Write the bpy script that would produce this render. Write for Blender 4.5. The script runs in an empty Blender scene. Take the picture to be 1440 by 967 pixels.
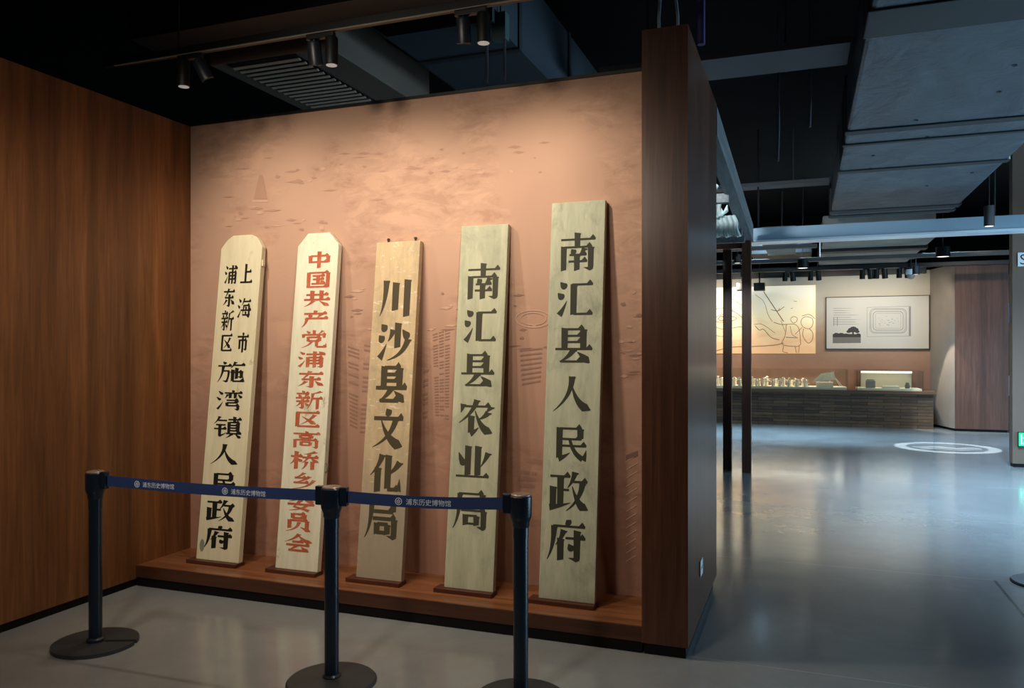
import bpy, bmesh, math, random
from mathutils import Vector, Matrix

random.seed(7)
S = bpy.context.scene
COL = S.collection
R = math.radians

# ------------------------------------------------------------------ camera
FPX, CAM_H, YAW, HORIZON = 1110.0, 1.6, math.atan2(410, 1110), 492.0
cd = bpy.data.cameras.new('camera')
cd.sensor_width = 36.0
cd.lens = FPX / 1440 * 36
cd.shift_y = (HORIZON - 483.5) / 1440
cd.clip_start, cd.clip_end = 0.05, 100
cam = bpy.data.objects.new('camera', cd)
cam.location = (0, 0, CAM_H)
cam.rotation_euler = (R(90), 0, YAW)
COL.objects.link(cam)
S.camera = cam

# ------------------------------------------------------------------ world, exposure, main lights
w = bpy.data.worlds.new('world'); S.world = w; w.use_nodes = True
w.node_tree.nodes['Background'].inputs[0].default_value = (0.55, 0.75, 1.0, 1)
w.node_tree.nodes['Background'].inputs[1].default_value = 0.004
S.view_settings.view_transform = 'Standard'
S.view_settings.look = 'None'
S.view_settings.exposure = 0.0
S.view_settings.gamma = 1.0
S.view_settings.use_curve_mapping = False
try:
    S.cycles.use_denoising = True
    S.cycles.denoiser = 'OPENIMAGEDENOISE'
    S.cycles.max_bounces = 8
    S.cycles.sample_clamp_indirect = 4
except Exception:
    pass

WARM = (1.0, 0.86, 0.68)
WHITE = (1.0, 0.90, 0.76)
COOL = (0.46, 0.75, 1.0)


def lamp(name, kind, loc, target, power, color, **kw):
    d = bpy.data.lights.new(name, kind)
    d.energy = power; d.color = color
    for k, v in kw.items():
        setattr(d, k, v)
    o = bpy.data.objects.new(name, d); COL.objects.link(o)
    o.location = loc
    o.rotation_euler = (Vector(target) - Vector(loc)).to_track_quat('-Z', 'Y').to_euler()
    return o


# light of the double-headed lamps on the mural track
for x, tx, p in ((-3.562, -3.25, 46), (-2.51, -2.35, 56), (-1.58, -1.40, 62)):
    lamp('track_lamp_light', 'SPOT', (x, 3.84, 3.19), (tx, 4.55, 1.75), p, WARM, spot_size=R(136), spot_blend=1.0, shadow_soft_size=0.04)
# softer unseen spots added above the view to fill the mural
for x, tx, tz, p in ((-3.4, -3.4, 1.4, 125), (-2.5, -2.5, 1.9, 105), (-1.9, -1.4, 2.0, 30)):
    lamp('mural_fill', 'SPOT', (x, 1.9, 3.3), (tx, 4.5, tz), p, WARM, spot_size=R(80), spot_blend=1.0, shadow_soft_size=0.12)
# unseen fill lamps added for the corner and the walkway in front of it
lamp('corner_fill', 'SPOT', (-1.9, 0.5, 3.1), (-2.1, 4.0, 0.6), 130, WHITE, spot_size=R(110), spot_blend=1.0, shadow_soft_size=0.2)
lamp('walkway_fill', 'SPOT', (1.6, 3.0, 4.4), (1.2, 5.6, 0), 1350, COOL, spot_size=R(105), spot_blend=1.0, shadow_soft_size=0.25)
lamp('cloth_fill', 'SPOT', (-1.6, 6.6, 3.5), (-0.88, 9.0, 3.1), 420, (0.8, 0.92, 1.0), spot_size=R(50), spot_blend=1.0, shadow_soft_size=0.1)  # added lamp brightening the cloth, hidden behind the mural wall
# large unseen area light for the cool light from the hall's right
lamp('hall_side_light', 'AREA', (7.5, 9.0, 1.5), (0.8, 9.5, 2.4), 600, COOL, shape='RECTANGLE', size=6.0, size_y=2.2)
for x, y, p in ((-0.6, 15.4, 3200), (1.7, 15.2, 3200), (2.4, 9.6, 3200)):
    lamp('hall_downlight', 'SPOT', (x, y, 4.4), (x, y + 0.2, 0), p, COOL, spot_size=R(105), spot_blend=1.0, shadow_soft_size=0.3)
# exhibition spots on the far wall
for x, p in ((-2.5, 130), (-1.4, 130), (0.6, 80), (1.5, 75), (2.2, 55)):
    lamp('exhibit_spot', 'SPOT', (x, 17.1, 3.05), (x, 18.75, 2.05), p, WHITE, spot_size=R(105), spot_blend=1.0, shadow_soft_size=0.05)
lamp('partition_spot', 'SPOT', (1.9, 17.3, 3.1), (2.76, 17.8, 0.45), 330, WHITE, spot_size=R(30), spot_blend=0.25, shadow_soft_size=0.03)
lamp('partition_front_spot', 'SPOT', (2.6, 14.6, 4.0), (3.25, 17.65, 1.6), 230, WHITE, spot_size=R(60), spot_blend=1.0, shadow_soft_size=0.1)

# gobo lamp throwing a round emblem of light on the floor
gl = lamp('gobo_lamp', 'SPOT', (2.2, 14.62, 3.6), (2.2, 14.62, 0), 2200, (0.75, 0.9, 1.0), spot_size=R(30), spot_blend=0.0, shadow_soft_size=0.0)
gl.data.use_nodes = True
nt = gl.data.node_tree
em = nt.nodes['Emission']
tc = nt.nodes.new('ShaderNodeTexCoord')
sep = nt.nodes.new('ShaderNodeSeparateXYZ'); nt.links.new(tc.outputs['Normal'], sep.inputs[0])


def gm(op, a, b=None, c=None):
    n = nt.nodes.new('ShaderNodeMath'); n.operation = op
    for i, v in enumerate((a, b, c)):
        if v is None: continue
        if isinstance(v, (int, float)): n.inputs[i].default_value = v
        else: nt.links.new(v, n.inputs[i])
    return n.outputs[0]


gx = gm('DIVIDE', sep.outputs[0], sep.outputs[2]); gy = gm('DIVIDE', sep.outputs[1], sep.outputs[2])
gr = gm('SQRT', gm('ADD', gm('MULTIPLY', gx, gx), gm('MULTIPLY', gy, gy)))
ring = gm('MULTIPLY', gm('GREATER_THAN', gr, 0.165), gm('LESS_THAN', gr, 0.215))
wave = gm('ADD', gy, gm('MULTIPLY', gm('SINE', gm('MULTIPLY', gx, 42.0)), 0.02))
bar1 = gm('LESS_THAN', gm('ABSOLUTE', wave), 0.022)
bar2 = gm('LESS_THAN', gm('ABSOLUTE', gm('SUBTRACT', wave, 0.06)), 0.014)
bars = gm('MULTIPLY', gm('MAXIMUM', bar1, bar2), gm('LESS_THAN', gr, 0.14))
nt.links.new(gm('ADD', gm('MAXIMUM', ring, bars), gm('MULTIPLY', gm('LESS_THAN', gr, 0.22), 0.12)), em.inputs['Strength'])

# ------------------------------------------------------------------ materials


def srgb(r, g, b):
    def f(c):
        c /= 255.0
        return c / 12.92 if c <= 0.04045 else ((c + 0.055) / 1.055) ** 2.4
    return (f(r), f(g), f(b), 1.0)


def mat(name, color, rough=0.6, metal=0.0, emis=None, estr=0.0, spec=None):
    m = bpy.data.materials.new(name); m.use_nodes = True
    b = m.node_tree.nodes['Principled BSDF']
    b.inputs['Base Color'].default_value = color
    b.inputs['Roughness'].default_value = rough
    b.inputs['Metallic'].default_value = metal
    if spec is not None: b.inputs['Specular IOR Level'].default_value = spec
    if emis:
        b.inputs['Emission Color'].default_value = emis
        b.inputs['Emission Strength'].default_value = estr
    return m


class NT:
    """small node graph helper around one material"""
    def __init__(s, m):
        s.t = m.node_tree; s.b = s.t.nodes['Principled BSDF']
        s.tc = s.t.nodes.new('ShaderNodeTexCoord')
        s.co = s.tc.outputs['Object']

    def link(s, a, b): s.t.links.new(a, b)

    def mapping(s, scale=(1, 1, 1), rot=(0, 0, 0), loc=(0, 0, 0)):
        n = s.t.nodes.new('ShaderNodeMapping')
        n.inputs['Scale'].default_value = scale; n.inputs['Rotation'].default_value = rot
        n.inputs['Location'].default_value = loc
        s.link(s.co, n.inputs['Vector']); return n.outputs[0]

    def noise(s, vec, scale, detail=4, rough=0.55, dist=0.0):
        n = s.t.nodes.new('ShaderNodeTexNoise')
        n.inputs['Scale'].default_value = scale; n.inputs['Detail'].default_value = detail
        n.inputs['Roughness'].default_value = rough; n.inputs['Distortion'].default_value = dist
        s.link(vec, n.inputs['Vector']); return n.outputs['Fac']

    def ramp(s, fac, stops):
        n = s.t.nodes.new('ShaderNodeValToRGB')
        while len(n.color_ramp.elements) < len(stops): n.color_ramp.elements.new(0.5)
        for e, (p, c) in zip(n.color_ramp.elements, stops):
            e.position = p; e.color = c if hasattr(c, '__len__') else (c, c, c, 1)
        s.link(fac, n.inputs['Fac']); return n.outputs['Color']

    def mix(s, fac, a, b, mode='MIX'):
        n = s.t.nodes.new('ShaderNodeMix'); n.data_type = 'RGBA'; n.blend_type = mode
        for i, v in ((0, fac), (6, a), (7, b)):
            if isinstance(v, (int, float)): n.inputs[i].default_value = v
            elif isinstance(v, tuple): n.inputs[i].default_value = v
            else: s.link(v, n.inputs[i])
        return n.outputs[2]

    def math(s, op, a, b=0.0, c=0.0):
        n = s.t.nodes.new('ShaderNodeMath'); n.operation = op
        for i, v in enumerate((a, b, c)):
            if isinstance(v, (int, float)): n.inputs[i].default_value = v
            else: s.link(v, n.inputs[i])
        return n.outputs[0]

    def sep(s, vec=None):
        n = s.t.nodes.new('ShaderNodeSeparateXYZ'); s.link(vec or s.co, n.inputs[0]); return n.outputs

    def bump(s, h, strength=0.2, dist=0.01):
        n = s.t.nodes.new('ShaderNodeBump'); n.inputs['Strength'].default_value = strength
        n.inputs['Distance'].default_value = dist
        s.link(h, n.inputs['Height']); s.link(n.outputs[0], s.b.inputs['Normal'])

    def color(s, c): s.link(c, s.b.inputs['Base Color'])


def wood(name, dark, mid, light, rough=0.38, along='z', plank=0.13, spec=0.4):
    m = mat(name, mid, rough, spec=spec); g = NT(m)
    st = {'z': (1, 1, 0.06), 'x': (0.06, 1, 1), 'y': (1, 0.06, 1)}[along]
    gr = g.noise(g.mapping(st), 26, 6, 0.65, 0.6)
    fine = g.noise(g.mapping(tuple(a * (1 if a < 1 else 4) for a in st)), 40, 3, 0.6)
    pl = g.noise(g.mapping(tuple((0.015 if a < 1 else 1) for a in st)), 1 / plank * 0.55, 2, 0.9)
    c = g.ramp(gr, [(0.28, dark), (0.52, mid), (0.78, light)])
    c = g.mix(0.75, c, g.ramp(pl, [(0.32, (0.42, 0.40, 0.38, 1)), (0.5, (0.85, 0.85, 0.85, 1)), (0.68, (1.35, 1.3, 1.2, 1))]), 'MULTIPLY')
    c = g.mix(0.35, c, g.ramp(fine, [(0.35, 0.6), (0.65, 1.15)]), 'MULTIPLY')
    g.color(c)
    g.bump(gr, 0.05, 0.004)
    return m


M = {}
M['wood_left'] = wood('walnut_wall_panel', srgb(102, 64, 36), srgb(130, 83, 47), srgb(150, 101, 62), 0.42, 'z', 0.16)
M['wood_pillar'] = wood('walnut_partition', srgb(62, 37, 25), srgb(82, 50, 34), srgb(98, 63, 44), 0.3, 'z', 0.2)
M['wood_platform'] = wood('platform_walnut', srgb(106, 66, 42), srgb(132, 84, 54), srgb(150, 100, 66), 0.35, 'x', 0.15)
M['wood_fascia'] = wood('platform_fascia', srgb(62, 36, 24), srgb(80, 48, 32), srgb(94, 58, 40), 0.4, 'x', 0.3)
M['wood_ledge'] = wood('ledge_wood', srgb(60, 32, 22), srgb(78, 42, 29), srgb(92, 52, 36), 0.4, 'x', 0.2)
M['wood_post'] = wood('dark_post_wood', srgb(72, 46, 36), srgb(92, 60, 46), srgb(108, 72, 56), 0.45, 'z', 0.3)
M['wood_box'] = wood('brown_partition_veneer', srgb(88, 56, 44), srgb(106, 70, 56), srgb(120, 84, 68), 0.4, 'z', 0.3)
M['wood_eave'] = wood('weathered_eave_wood', srgb(72, 74, 76), srgb(96, 98, 100), srgb(120, 122, 122), 0.6, 'y', 0.2)
M['black'] = mat('matt_black', srgb(14, 14, 15), 0.5)
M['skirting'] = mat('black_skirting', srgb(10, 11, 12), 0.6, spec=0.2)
M['ceiling_black'] = mat('ceiling_black_paint', srgb(9, 9, 10), 0.9, spec=0.1)
M['dark_metal'] = mat('dark_grey_metal', srgb(84, 82, 80), 0.6)
M['tray_metal'] = mat('grey_tray_metal', srgb(66, 68, 76), 0.6)
M['lens'] = mat('frosted_lens', srgb(205, 208, 205), 0.4, emis=(0.8, 0.85, 0.85, 1), estr=0.22)
M['lens_lit'] = mat('lit_lens', srgb(240, 235, 220), 0.4, emis=(1, 0.93, 0.8, 1), estr=1.6)
M['strip'] = mat('pale_rail_edge', srgb(120, 120, 116), 0.5)
M['navy'] = mat('navy_lacquer', srgb(17, 30, 44), 0.3)
M['navy_belt'] = mat('navy_belt_webbing', srgb(34, 56, 108), 0.7)
M['belt_print'] = mat('pale_belt_print', srgb(225, 236, 250), 0.7)
M['base_rubber'] = mat('charcoal_base', srgb(44, 47, 50), 0.55)
M['cap'] = mat('brown_cap_rim', srgb(150, 130, 120), 0.3, 0.4)
M['white'] = mat('white_plastic', srgb(222, 224, 226), 0.4)
M['white_fabric'] = mat('white_pleated_fabric', srgb(214, 224, 220), 0.85)
M['clay'] = mat('white_clay', srgb(232, 222, 200), 0.8)
M['cable_blue'] = mat('violet_cable', srgb(48, 44, 96), 0.5)
M['cable_grey'] = mat('grey_cable', srgb(120, 140, 150), 0.5)
M['steel'] = mat('rusty_steel', srgb(120, 112, 100), 0.5, 0.6)
M['soffit'] = mat('satin_soffit_metal', srgb(150, 172, 188), 0.35, 0.2)
M['soffit_edge'] = mat('bright_soffit_edge', srgb(215, 228, 236), 0.3, 0.2)

# floor: polished grey cement with joints and faint streaks
m = mat('polished_cement', srgb(130, 132, 132), 0.2, spec=0.5); g = NT(m); M['floor'] = m
g.b.inputs['Coat Weight'].default_value = 0.5; g.b.inputs['Coat Roughness'].default_value = 0.11
n1 = g.noise(g.mapping(), 0.8, 5, 0.6, 0.4)
n2 = g.noise(g.mapping((1, 1, 1)), 9, 5, 0.65)
c = g.ramp(n1, [(0.3, srgb(128, 131, 132)), (0.7, srgb(147, 150, 150))])
c = g.mix(0.18, c, g.ramp(n2, [(0.35, 0.7), (0.65, 1.1)]), 'MULTIPLY')
xyz = g.sep()


def joint(co, off, period, width):
    f = g.math('ABSOLUTE', g.math('SUBTRACT', g.math('FRACT', g.math('ADD', g.math('DIVIDE', g.math('SUBTRACT', co, off), period), 0.5)), 0.5))
    return g.math('LESS_THAN', f, width / period / 2)


jy = joint(xyz[1], 4.19, 2.12, 0.008)
jx = g.math('MULTIPLY', joint(xyz[0], 1.245, 12.0, 0.02), g.math('LESS_THAN', xyz[1], 6.31))
c = g.mix(g.math('MULTIPLY', jy, 0.55), c, srgb(176, 178, 178))
c = g.mix(g.math('MULTIPLY', jx, 0.7), c, srgb(62, 66, 70))
g.color(c)
rz = g.ramp(g.noise(g.mapping((1, 1, 1)), 2.2, 4, 0.6), [(0.3, 0.16), (0.7, 0.26)])
g.link(rz, g.b.inputs['Roughness'])
g.bump(g.noise(g.mapping((0.3, 1.2, 1)), 2.6, 3, 0.5, 0.5), 0.045, 0.02)
g.link([n for n in m.node_tree.nodes if n.type == 'BUMP'][0].outputs[0], g.b.inputs['Coat Normal'])

# mural wall: terracotta-pink wallpaper with a faint mottled print
m = mat('mural_wallpaper', srgb(190, 136, 112), 0.75, spec=0.2); g = NT(m); M['mural'] = m
n1 = g.noise(g.mapping((1.2, 1, 0.9)), 1.1, 3, 0.5, 0.3)
n2 = g.noise(g.mapping((1.0, 1, 2.6)), 4.2, 9, 0.74, 0.5)
n3 = g.noise(g.mapping((1, 1, 1.0)), 1.7, 2, 0.5)
base = g.ramp(n1, [(0.3, srgb(181, 145, 125)), (0.7, srgb(194, 157, 135))])
pm = g.ramp(n3, [(0.47, 0.0), (0.55, 1.0)])
pr = g.ramp(n2, [(0.39, (0.78, 0.73, 0.71, 1)), (0.46, (0.93, 0.91, 0.90, 1)), (0.54, (1, 1, 1, 1)), (0.57, (1.12, 1.1, 1.07, 1))])
c = g.mix(g.math('MULTIPLY', pm, 0.8), base, g.mix(1.0, base, pr, 'MULTIPLY'))
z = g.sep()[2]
low = g.ramp(g.math('DIVIDE', z, 3.3), [(0.12, srgb(212, 190, 185)), (0.66, (1, 1, 1, 1))])  # lamp falloff towards the foot, put into the wallpaper colour
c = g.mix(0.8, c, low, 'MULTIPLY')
g.color(c)
M['print_dark'] = mat('mural_print_dark', srgb(132, 98, 84), 0.75, spec=0.2)
M['print_mid'] = mat('mural_print_mid', srgb(152, 117, 102), 0.75, spec=0.2)
M['print_upper'] = mat('mural_print_upper', srgb(170, 133, 114), 0.75, spec=0.2)
M['print_light'] = mat('mural_print_light', srgb(194, 157, 136), 0.75, spec=0.2)


def board_mat(name, a, b, stain, stain_lo, stain_hi, streak=0.5, scratch=0.0, seed=0.0, greyed=0.0):
    m = mat(name, a, 0.55, spec=0.3); g = NT(m)
    st = g.noise(g.mapping((7, 7, 0.55), loc=(seed, 0, seed)), 2.2, 6, 0.65, 0.3)
    fine = g.noise(g.mapping((30, 30, 1.6), loc=(seed, 0, 0)), 2.0, 4, 0.6)
    blot = g.noise(g.mapping((2.2, 2.2, 1.4), loc=(seed * 2, 0, 3)), 2.6, 7, 0.7, 0.6)
    c = g.ramp(st, [(0.30, b), (0.64, a)])
    c = g.mix(streak * 0.4, c, g.ramp(fine, [(0.3, 0.72), (0.7, 1.08)]), 'MULTIPLY')
    c = g.mix(g.math('MULTIPLY', g.ramp(blot, [(stain_lo, 0.0), (stain_hi, 1.0)]), 0.75), c, stain)
    if scratch:
        sc = g.noise(g.mapping((5, 5, 16), loc=(seed, 0, 1)), 2.4, 6, 0.7)
        c = g.mix(g.math('MULTIPLY', g.ramp(sc, [(0.60, 0.0), (0.63, 1.0)]), scratch), c, srgb(225, 218, 200))
    if greyed:                                              # weathered, greyer wood towards the foot
        c = g.mix(g.math('MULTIPLY', g.ramp(g.math('ADD', g.sep()[2], g.math('MULTIPLY', g.math('SUBTRACT', blot, 0.5), 1.2)), [(0.35, 1.0), (0.95, 0.0)]), greyed), c, srgb(150, 138, 122))
    g.color(c); g.bump(st, 0.12, 0.004)
    return m


BM = [board_mat('cream_board_paint', srgb(222, 214, 184), srgb(210, 200, 166), srgb(150, 136, 100), 0.63, 0.74, 0.3, seed=1.3),
      board_mat('flaking_white_board_paint', srgb(226, 222, 200), srgb(206, 200, 174), srgb(130, 122, 96), 0.60, 0.70, 0.3, seed=4.1),
      board_mat('tan_board_wood', srgb(204, 180, 142), srgb(182, 158, 122), srgb(156, 142, 120), 0.5, 0.7, 0.8, 0.6, seed=7.7, greyed=0.8),
      board_mat('greenish_cream_board_paint', srgb(188, 187, 160), srgb(164, 165, 138), srgb(146, 148, 128), 0.5, 0.7, 0.8, seed=9.2),
      board_mat('grey_cream_board_paint', srgb(184, 185, 160), srgb(160, 163, 140), srgb(126, 130, 114), 0.52, 0.7, 0.9, seed=12.5)]
M['ink_black'] = mat('black_lettering', srgb(30, 28, 22), 0.6, spec=0.2)
M['ink_faded'] = mat('faded_black_lettering', srgb(72, 64, 46), 0.6, spec=0.2)
M['ink_olive'] = mat('olive_black_lettering', srgb(62, 60, 46), 0.6, spec=0.2)
M['ink_grey'] = mat('charcoal_lettering', srgb(50, 50, 40), 0.6, spec=0.2)
m = mat('red_lettering', srgb(176, 94, 66), 0.6, spec=0.2); g = NT(m); M['ink_red'] = m
g.color(g.ramp(g.noise(g.mapping((3, 3, 2)), 6.0, 5, 0.7), [(0.35, srgb(164, 82, 58)), (0.6, srgb(182, 100, 70)), (0.72, srgb(198, 140, 108))]))

# silver foil insulation
m = mat('foil_insulation', srgb(128, 140, 148), 0.5, 0.35); g = NT(m); M['foil'] = m
n1 = g.noise(g.mapping((1, 0.6, 1)), 3.0, 5, 0.6, 0.8)
g.color(g.ramp(n1, [(0.3, srgb(62, 72, 80)), (0.7, srgb(84, 94, 102))]))
g.bump(g.noise(g.mapping((1.5, 1, 1)), 2.0, 5, 0.55, 0.5), 0.6, 0.06)
M['foil_shaded'] = mat('foil_insulation_shaded', srgb(46, 54, 62), 0.6)  # darker copy of the foil, with shade put into the colour
M['foil_strap'] = mat('dark_strap', srgb(22, 27, 32), 0.6)
m = mat('brown_duct_wrap', srgb(112, 104, 96), 0.7); g = NT(m); M['duct_far'] = m
g.color(g.ramp(g.noise(g.mapping(), 2.0, 4), [(0.3, srgb(120, 112, 104)), (0.7, srgb(148, 140, 130))]))

# far wall: cream wallpaper turning rust red lower down, part print, part painted lamp falloff
m = mat('far_wallpaper', srgb(200, 186, 164), 0.8, spec=0.2); g = NT(m); M['far_wall'] = m
nz = g.noise(g.mapping((0.7, 1, 1.2)), 1.4, 4, 0.6)
f = g.math('ADD', g.math('DIVIDE', g.sep()[2], 3.2), g.math('MULTIPLY', g.math('SUBTRACT', nz, 0.5), 0.25))
g.color(g.ramp(f, [(0.38, srgb(148, 112, 94)), (0.60, srgb(170, 142, 120)), (0.78, srgb(192, 182, 164))]))

# stacked slate strips of the far plinth
m = mat('stacked_slate', srgb(84, 80, 72), 0.7); g = NT(m); M['slate'] = m
br = g.t.nodes.new('ShaderNodeTexBrick')
br.inputs['Scale'].default_value = 1.0; br.inputs['Brick Width'].default_value = 0.62
br.inputs['Row Height'].default_value = 0.065; br.inputs['Mortar Size'].default_value = 0.005
br.inputs['Color1'].default_value = srgb(106, 80, 54); br.inputs['Color2'].default_value = srgb(68, 50, 34)
br.inputs['Mortar'].default_value = srgb(28, 27, 25)
cmb = g.t.nodes.new('ShaderNodeCombineXYZ'); o3 = g.sep()
g.link(o3[0], cmb.inputs[0]); g.link(o3[2], cmb.inputs[1]); g.link(cmb.outputs[0], br.inputs['Vector'])
g.color(g.mix(0.6, br.outputs['Color'], g.ramp(g.noise(g.mapping((2, 1, 9)), 3, 5), [(0.3, 0.5), (0.7, 1.3)]), 'MULTIPLY'))

m = mat('grey_plaster', srgb(176, 170, 160), 0.8); M['plaster'] = m; g = NT(m)
g.color(g.ramp(g.noise(g.mapping(), 2.0, 4), [(0.3, srgb(146, 134, 122)), (0.7, srgb(158, 146, 134))]))
M['column'] = mat('grey_green_column', srgb(108, 86, 72), 0.6)
M['paper'] = mat('pale_panel_print', srgb(192, 187, 176), 0.6)
M['line_grey'] = mat('grey_print_line', srgb(132, 130, 124), 0.7)
M['photo_dark'] = mat('dark_photo_print', srgb(52, 48, 44), 0.7)
M['photo_mid'] = mat('grey_photo_print', srgb(110, 104, 98), 0.7)
M['frame_dark'] = mat('dark_thin_frame', srgb(48, 38, 32), 0.5)
M['shelf'] = wood('brown_shelf', srgb(84, 60, 44), srgb(104, 76, 56), srgb(120, 90, 68), 0.45, 'x', 0.3)
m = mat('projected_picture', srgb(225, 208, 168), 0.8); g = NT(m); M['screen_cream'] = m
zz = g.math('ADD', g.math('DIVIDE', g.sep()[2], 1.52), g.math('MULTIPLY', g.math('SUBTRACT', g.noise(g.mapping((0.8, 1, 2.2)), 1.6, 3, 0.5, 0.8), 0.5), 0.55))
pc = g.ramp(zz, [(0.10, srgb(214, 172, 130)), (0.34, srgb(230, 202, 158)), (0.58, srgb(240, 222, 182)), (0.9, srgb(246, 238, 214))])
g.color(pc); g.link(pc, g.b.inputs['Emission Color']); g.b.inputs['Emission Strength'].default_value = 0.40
M['screen_line'] = mat('projection_line', srgb(146, 100, 66), 0.8, emis=srgb(150, 100, 62), estr=0.05)
M['led'] = mat('case_light_strip', srgb(255, 246, 225), 0.5, emis=(1, 0.93, 0.78, 1), estr=1.3)
M['case_lining'] = mat('case_lining', srgb(160, 152, 132), 0.7)
M['case_glow'] = mat('lit_case_bed', srgb(236, 226, 200), 0.7)
M['exit_green'] = mat('exit_sign_green', srgb(20, 190, 120), 0.4, emis=srgb(24, 214, 140), estr=0.8)
M['exit_white'] = mat('exit_sign_white', srgb(230, 255, 240), 0.4, emis=srgb(225, 255, 240), estr=0.8)
M['poster_blue'] = mat('blue_poster', srgb(70, 96, 150), 0.5, emis=srgb(70, 96, 150), estr=0.15)

m = bpy.data.materials.new('clear_glass'); m.use_nodes = True; t = m.node_tree
t.nodes.remove(t.nodes['Principled BSDF'])
tr = t.nodes.new('ShaderNodeBsdfTransparent'); tr.inputs[0].default_value = (0.93, 0.96, 0.95, 1)
gs = t.nodes.new('ShaderNodeBsdfGlossy'); gs.inputs['Roughness'].default_value = 0.03
mx = t.nodes.new('ShaderNodeMixShader'); mx.inputs[0].default_value = 0.06
t.links.new(tr.outputs[0], mx.inputs[1]); t.links.new(gs.outputs[0], mx.inputs[2])
t.links.new(mx.outputs[0], t.nodes['Material Output'].inputs[0]); M['glass'] = m

# ------------------------------------------------------------------ geometry helpers


class MB:
    def __init__(s): s.bm = bmesh.new()

    def box(s, x0, x1, y0, y1, z0, z1, bev=0.0, mi=0):
        vs = [s.bm.verts.new((x, y, z)) for x in (x0, x1) for y in (y0, y1) for z in (z0, z1)]
        fs = []
        for q in ((0, 1, 3, 2), (4, 6, 7, 5), (0, 4, 5, 1), (2, 3, 7, 6), (0, 2, 6, 4), (1, 5, 7, 3)):
            f = s.bm.faces.new([vs[i] for i in q]); f.material_index = mi; fs.append(f)
        if bev:
            es = list({e for f in fs for e in f.edges})
            bmesh.ops.bevel(s.bm, geom=es, offset=bev, segments=2, profile=0.6, affect='EDGES')
        return s

    def obox(s, p, ax, ay, az, bev=0.0):
        """box centred at p with half-axis vectors"""
        p, ax, ay, az = (Vector(v) for v in (p, ax, ay, az))
        vs = [s.bm.verts.new(p + ax * i + ay * j + az * k) for i in (-1, 1) for j in (-1, 1) for k in (-1, 1)]
        fs = [s.bm.faces.new([vs[i] for i in q]) for q in ((0, 1, 3, 2), (4, 6, 7, 5), (0, 4, 5, 1), (2, 3, 7, 6), (0, 2, 6, 4), (1, 5, 7, 3))]
        bmesh.ops.recalc_face_normals(s.bm, faces=fs)
        if bev:
            es = list({e for f in fs for e in f.edges})
            bmesh.ops.bevel(s.bm, geom=es, offset=bev, segments=2, profile=0.6, affect='EDGES')
        return s

    def poly(s, pts):
        f = s.bm.faces.new([s.bm.verts.new(p) for p in pts]); return s

    def prism(s, pts, vec, mi=None):
        """extrude planar outline pts by vec"""
        v = Vector(vec)
        a = [s.bm.verts.new(p) for p in pts]; b = [s.bm.verts.new(Vector(p) + v) for p in pts]
        n = len(pts); fs = [s.bm.faces.new(a[::-1]), s.bm.faces.new(b)]
        for i in range(n):
            fs.append(s.bm.faces.new((a[i], a[(i + 1) % n], b[(i + 1) % n], b[i])))
        if mi:
            for f, k in zip(fs, mi): f.material_index = k
        bmesh.ops.recalc_face_normals(s.bm, faces=fs)
        return s

    def lathe(s, prof, c=(0, 0, 0), seg=32, axis=(0, 0, 1)):
        q = Vector((0, 0, 1)).rotation_difference(Vector(axis).normalized())
        rings = []
        for r, z in prof:
            if r < 1e-6: rings.append([s.bm.verts.new(Vector(c) + q @ Vector((0, 0, z)))])
            else: rings.append([s.bm.verts.new(Vector(c) + q @ Vector((r * math.cos(2 * math.pi * i / seg), r * math.sin(2 * math.pi * i / seg), z))) for i in range(seg)])
        fs = []
        for a, b in zip(rings, rings[1:]):
            for i in range(seg):
                j = (i + 1) % seg
                if len(a) == 1 and len(b) == 1: continue
                if len(a) == 1: fs.append(s.bm.faces.new((a[0], b[j], b[i])))
                elif len(b) == 1: fs.append(s.bm.faces.new((a[i], a[j], b[0])))
                else: fs.append(s.bm.faces.new((a[i], a[j], b[j], b[i])))
        bmesh.ops.recalc_face_normals(s.bm, faces=fs)
        return s

    def tube(s, pts, r, seg=8):
        pts = [Vector(p) for p in pts]; rings = []
        for i, p in enumerate(pts):
            d = (pts[min(i + 1, len(pts) - 1)] - pts[max(i - 1, 0)]).normalized()
            u = d.orthogonal().normalized() if i == 0 else (u - d * u.dot(d)).normalized()
            v = d.cross(u)
            rr = r[i] if isinstance(r, (list, tuple)) else r
            rings.append([s.bm.verts.new(p + (u * math.cos(2 * math.pi * k / seg) + v * math.sin(2 * math.pi * k / seg)) * rr) for k in range(seg)])
        for a, b in zip(rings, rings[1:]):
            for k in range(seg): s.bm.faces.new((a[k], a[(k + 1) % seg], b[(k + 1) % seg], b[k]))
        s.bm.faces.new(rings[0][::-1]); s.bm.faces.new(rings[-1])
        return s

    def build(s, name, mats, parent=None, smooth=False, loc=(0, 0, 0)):
        me = bpy.data.meshes.new(name); s.bm.to_mesh(me); s.bm.free()
        for m in (mats if isinstance(mats, (list, tuple)) else [mats]): me.materials.append(m)
        if smooth:
            for p in me.polygons: p.use_smooth = True
            try: me.set_sharp_from_angle(angle=R(35))
            except Exception: pass
        o = bpy.data.objects.new(name, me); COL.objects.link(o)
        o.location = loc
        if parent: o.parent = parent
        return o


def empty(name, loc, rz=0.0):
    o = bpy.data.objects.new(name, None); COL.objects.link(o)
    o.location = loc; o.rotation_euler = (0, 0, rz); o.empty_display_size = 0.1
    return o


def tag(o, label, cat, group=None):
    o['label'] = label; o['category'] = cat
    if group: o['group'] = group
    return o


def struct(o):
    o['kind'] = 'structure'; return o


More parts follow.
